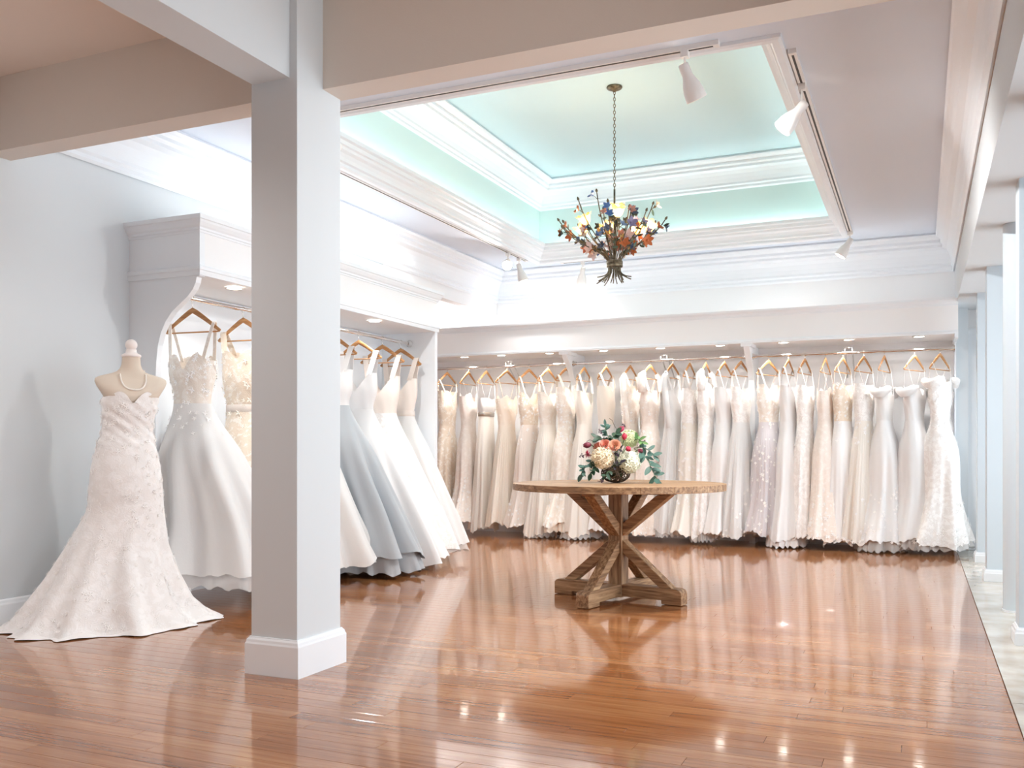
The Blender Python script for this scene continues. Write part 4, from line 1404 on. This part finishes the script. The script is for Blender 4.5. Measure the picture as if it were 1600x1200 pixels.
def calla(c, d, L_, label, m):
    """tulip-like closed bloom"""
    t = thing('tulip', label, 'flower', c, group='red and pink closed blooms')
    stem(t, c, c)
    d = Vector(d).normalized()
    e1 = d.cross(Vector((0.1, 1, 0.2))).normalized(); e2 = d.cross(e1)
    for i in range(6):
        a = 2 * PI * i / 6
        o_ = e1 * math.cos(a) + e2 * math.sin(a)
        v = []; f = []
        for q in range(6):
            s = q / 5
            rad = L_ * (0.10 + 0.30 * math.sin(PI * min(1, s * 0.9 + 0.05))) * (0.92 if i % 2 else 1.0)
            for w in (-1, 0, 1):
                aa = a + w * 0.62 * (1 - 0.7 * s ** 3)
                v.append((e1 * math.cos(aa) + e2 * math.sin(aa)) * rad + d * (L_ * s))
        for q in range(5):
            for w in range(2):
                b = q * 3 + w
                f.append((b, b + 1, b + 4, b + 3))
        MB().add(v, f).build('petal', m, t, True)
    return t
red = mat('crimson_petal', hexc(196, 52, 78), 0.5); mag = mat('magenta_petal', hexc(190, 70, 100), 0.5); bur = mat('burgundy_petal', hexc(122, 42, 62), 0.55)
calla(cr(838, 365, -0.05), (0.15, -0.1, 1), 0.046, 'crimson bloom standing upright above the roses', red)
calla(cr(870, 455, -0.11), (0.4, -0.35, -0.35), 0.045, 'crimson bloom resting on the white hydrangea', red)
calla(cr(775, 262, 0.0), (0.45, 0, 0.45), 0.048, 'magenta bloom at the top of the bouquet', mag)
calla(cr(430, 425, -0.02), (-0.9, -0.2, -0.1), 0.055, 'burgundy bloom drooping on the alcove side', bur)
calla(cr(1010, 490, -0.04), (0.8, -0.3, -0.3), 0.040, 'burgundy bloom between hydrangea and eucalyptus', bur)
th_ = thing('thistle', 'spiky burgundy thistle beside the cream hydrangea', 'flower', cr(392, 545, -0.05))
stem(th_, cr(392, 545, -0.05), cr(392, 545, -0.05))
mb = MB(); rr = random.Random(5)
for i in range(60):
    petal(mb, (0, 0, 0), rvec(rr) + Vector((-0.3, -0.3, 0)), (0, 0, 1), rr.uniform(0.022, 0.034), 0.007, 0.1, 3)
o = mb.build('spikes', mag, th_); o['kind'] = 'stuff'
euc = mat('eucalyptus_leaf', hexc(70, 104, 92), 0.55); dgr = mat('dark_green_leaf', hexc(48, 76, 56), 0.5); lgr = mat('light_green_leaf', hexc(104, 140, 84), 0.5); drk = mat('plum_leaf', hexc(44, 36, 48), 0.5)
def sprig(pts, leaves, label, m, L_=0.05, W_=0.024, seed=1):
    t = thing('leaf_sprig', label, 'foliage', pts[0], group='foliage sprigs in the bouquet')
    o0 = Vector(pts[0])
    P = [Vector(p) - o0 for p in pts]
    MB().tube(P, 0.002, 6).build('stem', stemm, t, True)
    rr = random.Random(seed)
    for i in range(leaves):
        q = (0.25 + 0.75 * i / max(1, leaves - 1)) * (len(P) - 1)
        k = min(int(q), len(P) - 2); fr = q - k
        c = P[k].lerp(P[k + 1], fr)
        ax = (P[k + 1] - P[k]).normalized()
        side = ax.cross(rvec(rr))
        d = ax * (0.9 if i == leaves - 1 else 0.45) + side.normalized() * (0.1 if i == leaves - 1 else 0.8)
        mb = MB()
        petal(mb, c, d, (0.3, -0.8, 0.7), L_ * rr.uniform(0.8, 1.15), W_ * rr.uniform(0.85, 1.15), rr.uniform(-0.25, 0.2), 6)
        mb.build('leaf', m, t, True)
    return t
sprig([cr(960, 480, -0.03), cr(1060, 520, -0.05), cr(1140, 640, -0.06), cr(1190, 760, -0.07), cr(1250, 872, -0.07)], 13, 'long eucalyptus sprig draping down onto the tabletop', euc, 0.072, 0.034, 2)
sprig([cr(960, 470, -0.01), cr(1060, 460, -0.02), cr(1150, 500, -0.02), cr(1215, 570, -0.03)], 11, 'eucalyptus sprig reaching out toward the window side', euc, 0.054, 0.028, 3)
sprig([cr(960, 380, 0.0), cr(1000, 350, -0.01), cr(1060, 390, -0.02)], 9, 'bright green leaf sprig above the white hydrangea', lgr, 0.052, 0.026, 4)
sprig([cr(650, 440, 0.02), cr(640, 330, 0.01), cr(615, 250, 0.0), cr(605, 190, 0.0)], 14, 'upright eucalyptus tip at the top of the bouquet', euc, 0.042, 0.022, 5)
sprig([cr(640, 430, 0.0), cr(570, 370, -0.02), cr(500, 330, -0.02)], 10, 'dark green leaves fanning above the peach roses', dgr, 0.054, 0.028, 6)
sprig([cr(700, 420, 0.0), cr(700, 330, -0.02), cr(740, 280, -0.02)], 10, 'dark green leaves behind the central rose', dgr, 0.052, 0.028, 7)
sprig([cr(520, 620, -0.02), cr(430, 640, -0.04), cr(350, 720, -0.05), cr(315, 800, -0.05)], 12, 'eucalyptus sprig hanging on the alcove side of the bowl', euc, 0.05, 0.028, 8)
sprig([cr(540, 660, -0.04), cr(470, 700, -0.07), cr(430, 790, -0.08)], 10, 'dark leaves hanging below the cream hydrangea', dgr, 0.05, 0.028, 9)
sprig([cr(690, 560, -0.05), cr(750, 500, -0.10), cr(790, 470, -0.12)], 5, 'plum black leaves under the central rose', drk, 0.042, 0.020, 10)
sprig([cr(700, 720, -0.07), cr(740, 680, -0.11), cr(790, 650, -0.12)], 5, 'plum black leaves between the two hydrangeas', drk, 0.040, 0.020, 12)
sprig([cr(690, 740, -0.07), cr(640, 760, -0.10), cr(600, 820, -0.10)], 6, 'dark green leaves lying over the twig bowl', dgr, 0.045, 0.022, 13)
berry = mat('dusky_berry', hexc(92, 70, 84), 0.5)
def berries(p0, p1, k, label, seed):
    t = thing('berry_sprig', label, 'berries', p0, group='berry sprigs around the bouquet')
    d = Vector(p1) - Vector(p0)
    MB().tube([(0, 0, 0), d * 0.5 + Vector((0, 0, 0.004)), d], 0.0014, 6).build('stem', twig, t, True)
    rr = random.Random(seed)
    for i in range(k):
        c = d * (1 - 0.28 * rr.random()) + rvec(rr) * 0.012
        MB().ball(c, 0.0045, n=8, m=6).build('berry', berry, t, True)
berries(cr(760, 330, 0), cr(835, 180, 0), 9, 'small seed cluster rising above the magenta bloom', 1)
berries(cr(580, 330, 0), cr(540, 250, 0), 8, 'small berry cluster left of the upright eucalyptus', 2)
berries(cr(430, 560, -0.03), cr(300, 560, -0.03), 9, 'berry cluster sticking out beside the thistle', 3)
berries(cr(640, 820, -0.09), cr(540, 880, -0.11), 12, 'berry cluster resting on the table by the bowl', 4)
berries(cr(1000, 470, 0), cr(1090, 395, 0), 8, 'berry cluster above the long eucalyptus sprig', 5)
o = MB().tube([cr(755, 300, 0), cr(745, 230, 0), cr(715, 180, 0), cr(690, 120, 0.01), cr(655, 95, 0.02)], 0.0016, 6).build('curly_twig', twig, None, True); tag(o, 'thin curly twig rising highest from the bouquet', 'twig')
o = MB().tube([cr(520, 420, 0), cr(470, 380, 0), cr(410, 365, 0), cr(370, 385, 0)], 0.0014, 6).build('curly_twig', twig, None, True); tag(o, 'thin curly twig arching over the burgundy bloom', 'twig')
# ------------------------------------------------------------------ flower chandelier
CX, CY = -2.33, 7.38
bronze = add_mottle(mat('antique_bronze', hexc(110, 98, 80), 0.45, 0.7), 30, hexc(78, 68, 54), hexc(140, 128, 106))
amber = mat('amber_glass', hexc(236, 180, 96), 0.15)
nt, b, N, L = nodes_of(amber)
tl = N.new('ShaderNodeBsdfTranslucent'); tl.inputs['Color'].default_value = hexc(255, 205, 130)
mx = N.new('ShaderNodeMixShader'); mx.inputs[0].default_value = 0.6
L.new(b.outputs[0], mx.inputs[1]); L.new(tl.outputs[0], mx.inputs[2]); L.new(mx.outputs[0], N['Material Output'].inputs['Surface'])
bulbm = emis('lamp_bulb', (1.0, 0.80, 0.52, 1), 26.0)
ch = thing('chandelier', 'bronze bouquet chandelier with enamel flowers and amber glass lamps', 'chandelier', (CX, CY, 0))
MB().lathe([(0.062, 0.0), (0.066, -0.008), (0.060, -0.018), (0.042, -0.026), (0.022, -0.034), (0.010, -0.045)], 28, (0, 0, ZT)).build('canopy', bronze, ch, True, 60)
lk = MB()
lp = []
for i in range(13):
    a = 2 * PI * i / 12
    lp.append((0.0085 * math.cos(a), 0, 0.017 * math.sin(a)))
link_me = MB().tube(lp, 0.0028, 6, cap=False).mesh('chain_link', bronze, True)
z = ZT - 0.05
k = 0
while z > 3.16:
    link('chain_link', link_me, ch, (0, 0, z), (0, 0, PI / 2 * (k % 2) + 0.5))
    z -= 0.0275; k += 1
MB().tube([(0, 0, z + 0.02), (0, 0, 2.50)], 0.008, 10).build('stem_rod', bronze, ch, True)
MB().lathe([(0.062, 2.515), (0.069, 2.518), (0.070, 2.535), (0.066, 2.54), (0.070, 2.545), (0.069, 2.566), (0.062, 2.569)], 28).build('collar', bronze, ch, True, 40)
rc = random.Random(21)
EN = [mat('enamel_' + n_, c_, 0.4, 0.1) for n_, c_ in (('blue', hexc(88, 122, 176)), ('slate', hexc(92, 104, 128)), ('rust', hexc(190, 106, 60)), ('rose', hexc(190, 134, 120)), ('yellow', hexc(220, 184, 110)), ('pink', hexc(230, 200, 192)), ('cream', hexc(236, 222, 206)), ('dark', hexc(62, 66, 58)), ('mauve', hexc(140, 130, 160)))]
leafm = [mat('enamel_leaf', hexc(92, 112, 96), 0.5, 0.1), mat('enamel_leaf_dark', hexc(58, 66, 54), 0.5, 0.1)]
def en_flower_mesh(m, pts, r, name='flower'):
    mb = MB()
    for i in range(pts):
        a = 2 * PI * i / pts
        petal(mb, (0, 0, 0), (math.cos(a), math.sin(a), 0.25), (0, 0, 1), r, r * 0.62, 0.25, 4)
    mb.ball((0, 0, 0.004), r * 0.2, n=8, m=6)
    return mb.mesh(name, m, True)
fl_me = [en_flower_mesh(m, 5, 0.05) for m in EN] + [en_flower_mesh(EN[0], 6, 0.05), en_flower_mesh(EN[2], 6, 0.05)]
mb = MB(); petal(mb, (0, 0, 0), (1, 0, 0), (0, 0, 1), 0.055, 0.026, 0.25, 5)
lf_me = [mb.mesh('leaf', m, True) for m in leafm]
bud_me = MB().lathe([(0.002, 0), (0.008, 0.006), (0.009, 0.014), (0.003, 0.026)], 8).mesh('bud', bronze, True)
cup = []
def shade_mesh():
    nn = 40; v = []; f = []
    prof = [(0.012, 0.0), (0.022, 0.006), (0.034, 0.022), (0.042, 0.045), (0.050, 0.068), (0.064, 0.085)]
    for r, zz in prof:
        for i in range(nn):
            a = 2 * PI * i / nn
            w = (r / 0.064) ** 3
            rr = r * (1 + 0.16 * w * math.cos(5 * a))
            v.append((rr * math.cos(a), rr * math.sin(a), zz + 0.012 * w * math.cos(5 * a)))
    for k in range(len(prof) - 1):
        for i in range(nn):
            j = (i + 1) % nn
            f.append((k * nn + i, k * nn + j, (k + 1) * nn + j, (k + 1) * nn + i))
    return MB().add(v, f).mesh('glass_shade', amber, True)
sh_me = shade_mesh()
bulb_me = MB().ball((0, 0, 0.045), 0.017, 0.017, 0.024, n=14, m=10).mesh('bulb', bulbm, True)
def bez(p0, p1, p2, p3, n=14):
    out = []
    for i in range(n + 1):
        t = i / n; s = 1 - t
        out.append(Vector(p0) * s ** 3 + Vector(p1) * 3 * s * s * t + Vector(p2) * 3 * s * t * t + Vector(p3) * t ** 3)
    return out
def put(me_, name, p, d, s=1.0):
    q = Vector((0, 0, 1)).rotation_difference(Vector(d).normalized())
    o = link(name, me_, ch, p, q.to_euler())
    o.scale = (s, s, s)
    return o
NS = 26
lamps = {1: (0.27, 2.80), 5: (0.27, 2.82), 9: (0.24, 2.84), 13: (0.26, 2.80), 17: (0.28, 2.82), 21: (0.25, 2.86)}
for i in range(NS):
    a = 2 * PI * i / NS + rc.uniform(-0.08, 0.08)
    rad = Vector((math.cos(a), math.sin(a), 0))
    r0 = 0.050
    if i in lamps:
        r1, z1 = lamps[i]
    else:
        r1, z1 = rc.choice(((0.46, rc.uniform(2.80, 2.95)), (0.42, rc.uniform(2.86, 3.0)), (0.32, rc.uniform(2.92, 3.08)), (0.17, rc.uniform(2.94, 3.08))))
    p0 = rad * r0 + Vector((0, 0, 2.53))
    p3 = rad * r1 + Vector((0, 0, z1))
    P = bez(p0, rad * (r0 + 0.0) + Vector((0, 0, 2.66)), rad * (r1 * 0.74) + Vector((0, 0, 2.62 + (z1 - 2.75) * 0.55)), p3)
    MB().tube(P, 0.0044, 7).build('branch', bronze, ch, True)
    # splayed stem end below the collar
    e = bez(p0, rad * 0.045 + Vector((0, 0, 2.47)), rad * 0.06 + Vector((0, 0, 2.44)), rad * rc.uniform(0.06, 0.165) + Vector((0, 0, rc.uniform(2.385, 2.425))), 8)
    MB().tube(e, 0.0045, 6).build('stem_end', bronze, ch, True)
    if i in lamps:
        d = (rad * 0.45 + Vector((0, 0, 1))).normalized()
        put(bpy.data.meshes['bud'], 'bud', p3, d, 1.6)
        s_ = put(sh_me, 'glass_shade', p3 + d * 0.01, d, 1.0)
        link('bulb', bulb_me, s_)
        l = light('chandelier_lamp', 'POINT', p3 + d * 0.065, 3.2, (1.0, 0.78, 0.5), ch, shadow_soft_size=0.02)
    else:
        put(bud_me, 'bud', p3, (P[-1] - P[-2]), 1.2)
    for _ in range(4 if i not in lamps else 3):
        kx = rc.randint(6, 13)
        p = P[kx]
        tw = (rvec(rc) + rad * 0.8 + Vector((0, 0, 0.5))).normalized()
        q = p + tw * rc.uniform(0.03, 0.075)
        MB().tube([p, (p + q) / 2 + Vector((0, 0, 0.006)), q], 0.0025, 5).build('twig', bronze, ch, True)
        w = rc.random()
        if w < 0.72:
            put(rc.choice(fl_me), 'flower', q, (tw + rad * 0.5), rc.uniform(0.8, 1.25))
        else:
            put(bud_me, 'bud', q, tw, 1.1)
        lf = put(rc.choice(lf_me), 'leaf', p.lerp(q, 0.5), rvec(rc), rc.uniform(0.7, 1.1))
    if rc.random() < 0.5:
        put(rc.choice(lf_me), 'leaf', P[rc.randint(4, 9)], rvec(rc), 1.0)
# a bright lamp at the crown of the bouquet
d = Vector((0.1, -0.3, 1)).normalized()
p3 = Vector((0.03, -0.04, 2.94))
MB().tube([(0.0, 0, 2.6), (0.02, -0.03, 2.8), p3], 0.0052, 7).build('branch', bronze, ch, True)
s_ = put(sh_me, 'glass_shade', p3, d, 1.0); link('bulb', bulb_me, s_)
light('chandelier_lamp', 'POINT', p3 + d * 0.065, 3.2, (1.0, 0.78, 0.5), ch, shadow_soft_size=0.02)
for k in range(7):
    a = rc.random() * 6.28
    p = Vector((rc.uniform(0.02, 0.14) * math.cos(a), rc.uniform(0.02, 0.14) * math.sin(a), rc.uniform(2.78, 3.02)))
    MB().tube([(0, 0, p.z - 0.08), p], 0.0025, 5).build('twig', bronze, ch, True)
    put(fl_me[rc.choice((7, 1, 0, 3, 4))], 'flower', p, (math.cos(a), math.sin(a), 0.6), rc.uniform(0.9, 1.2))
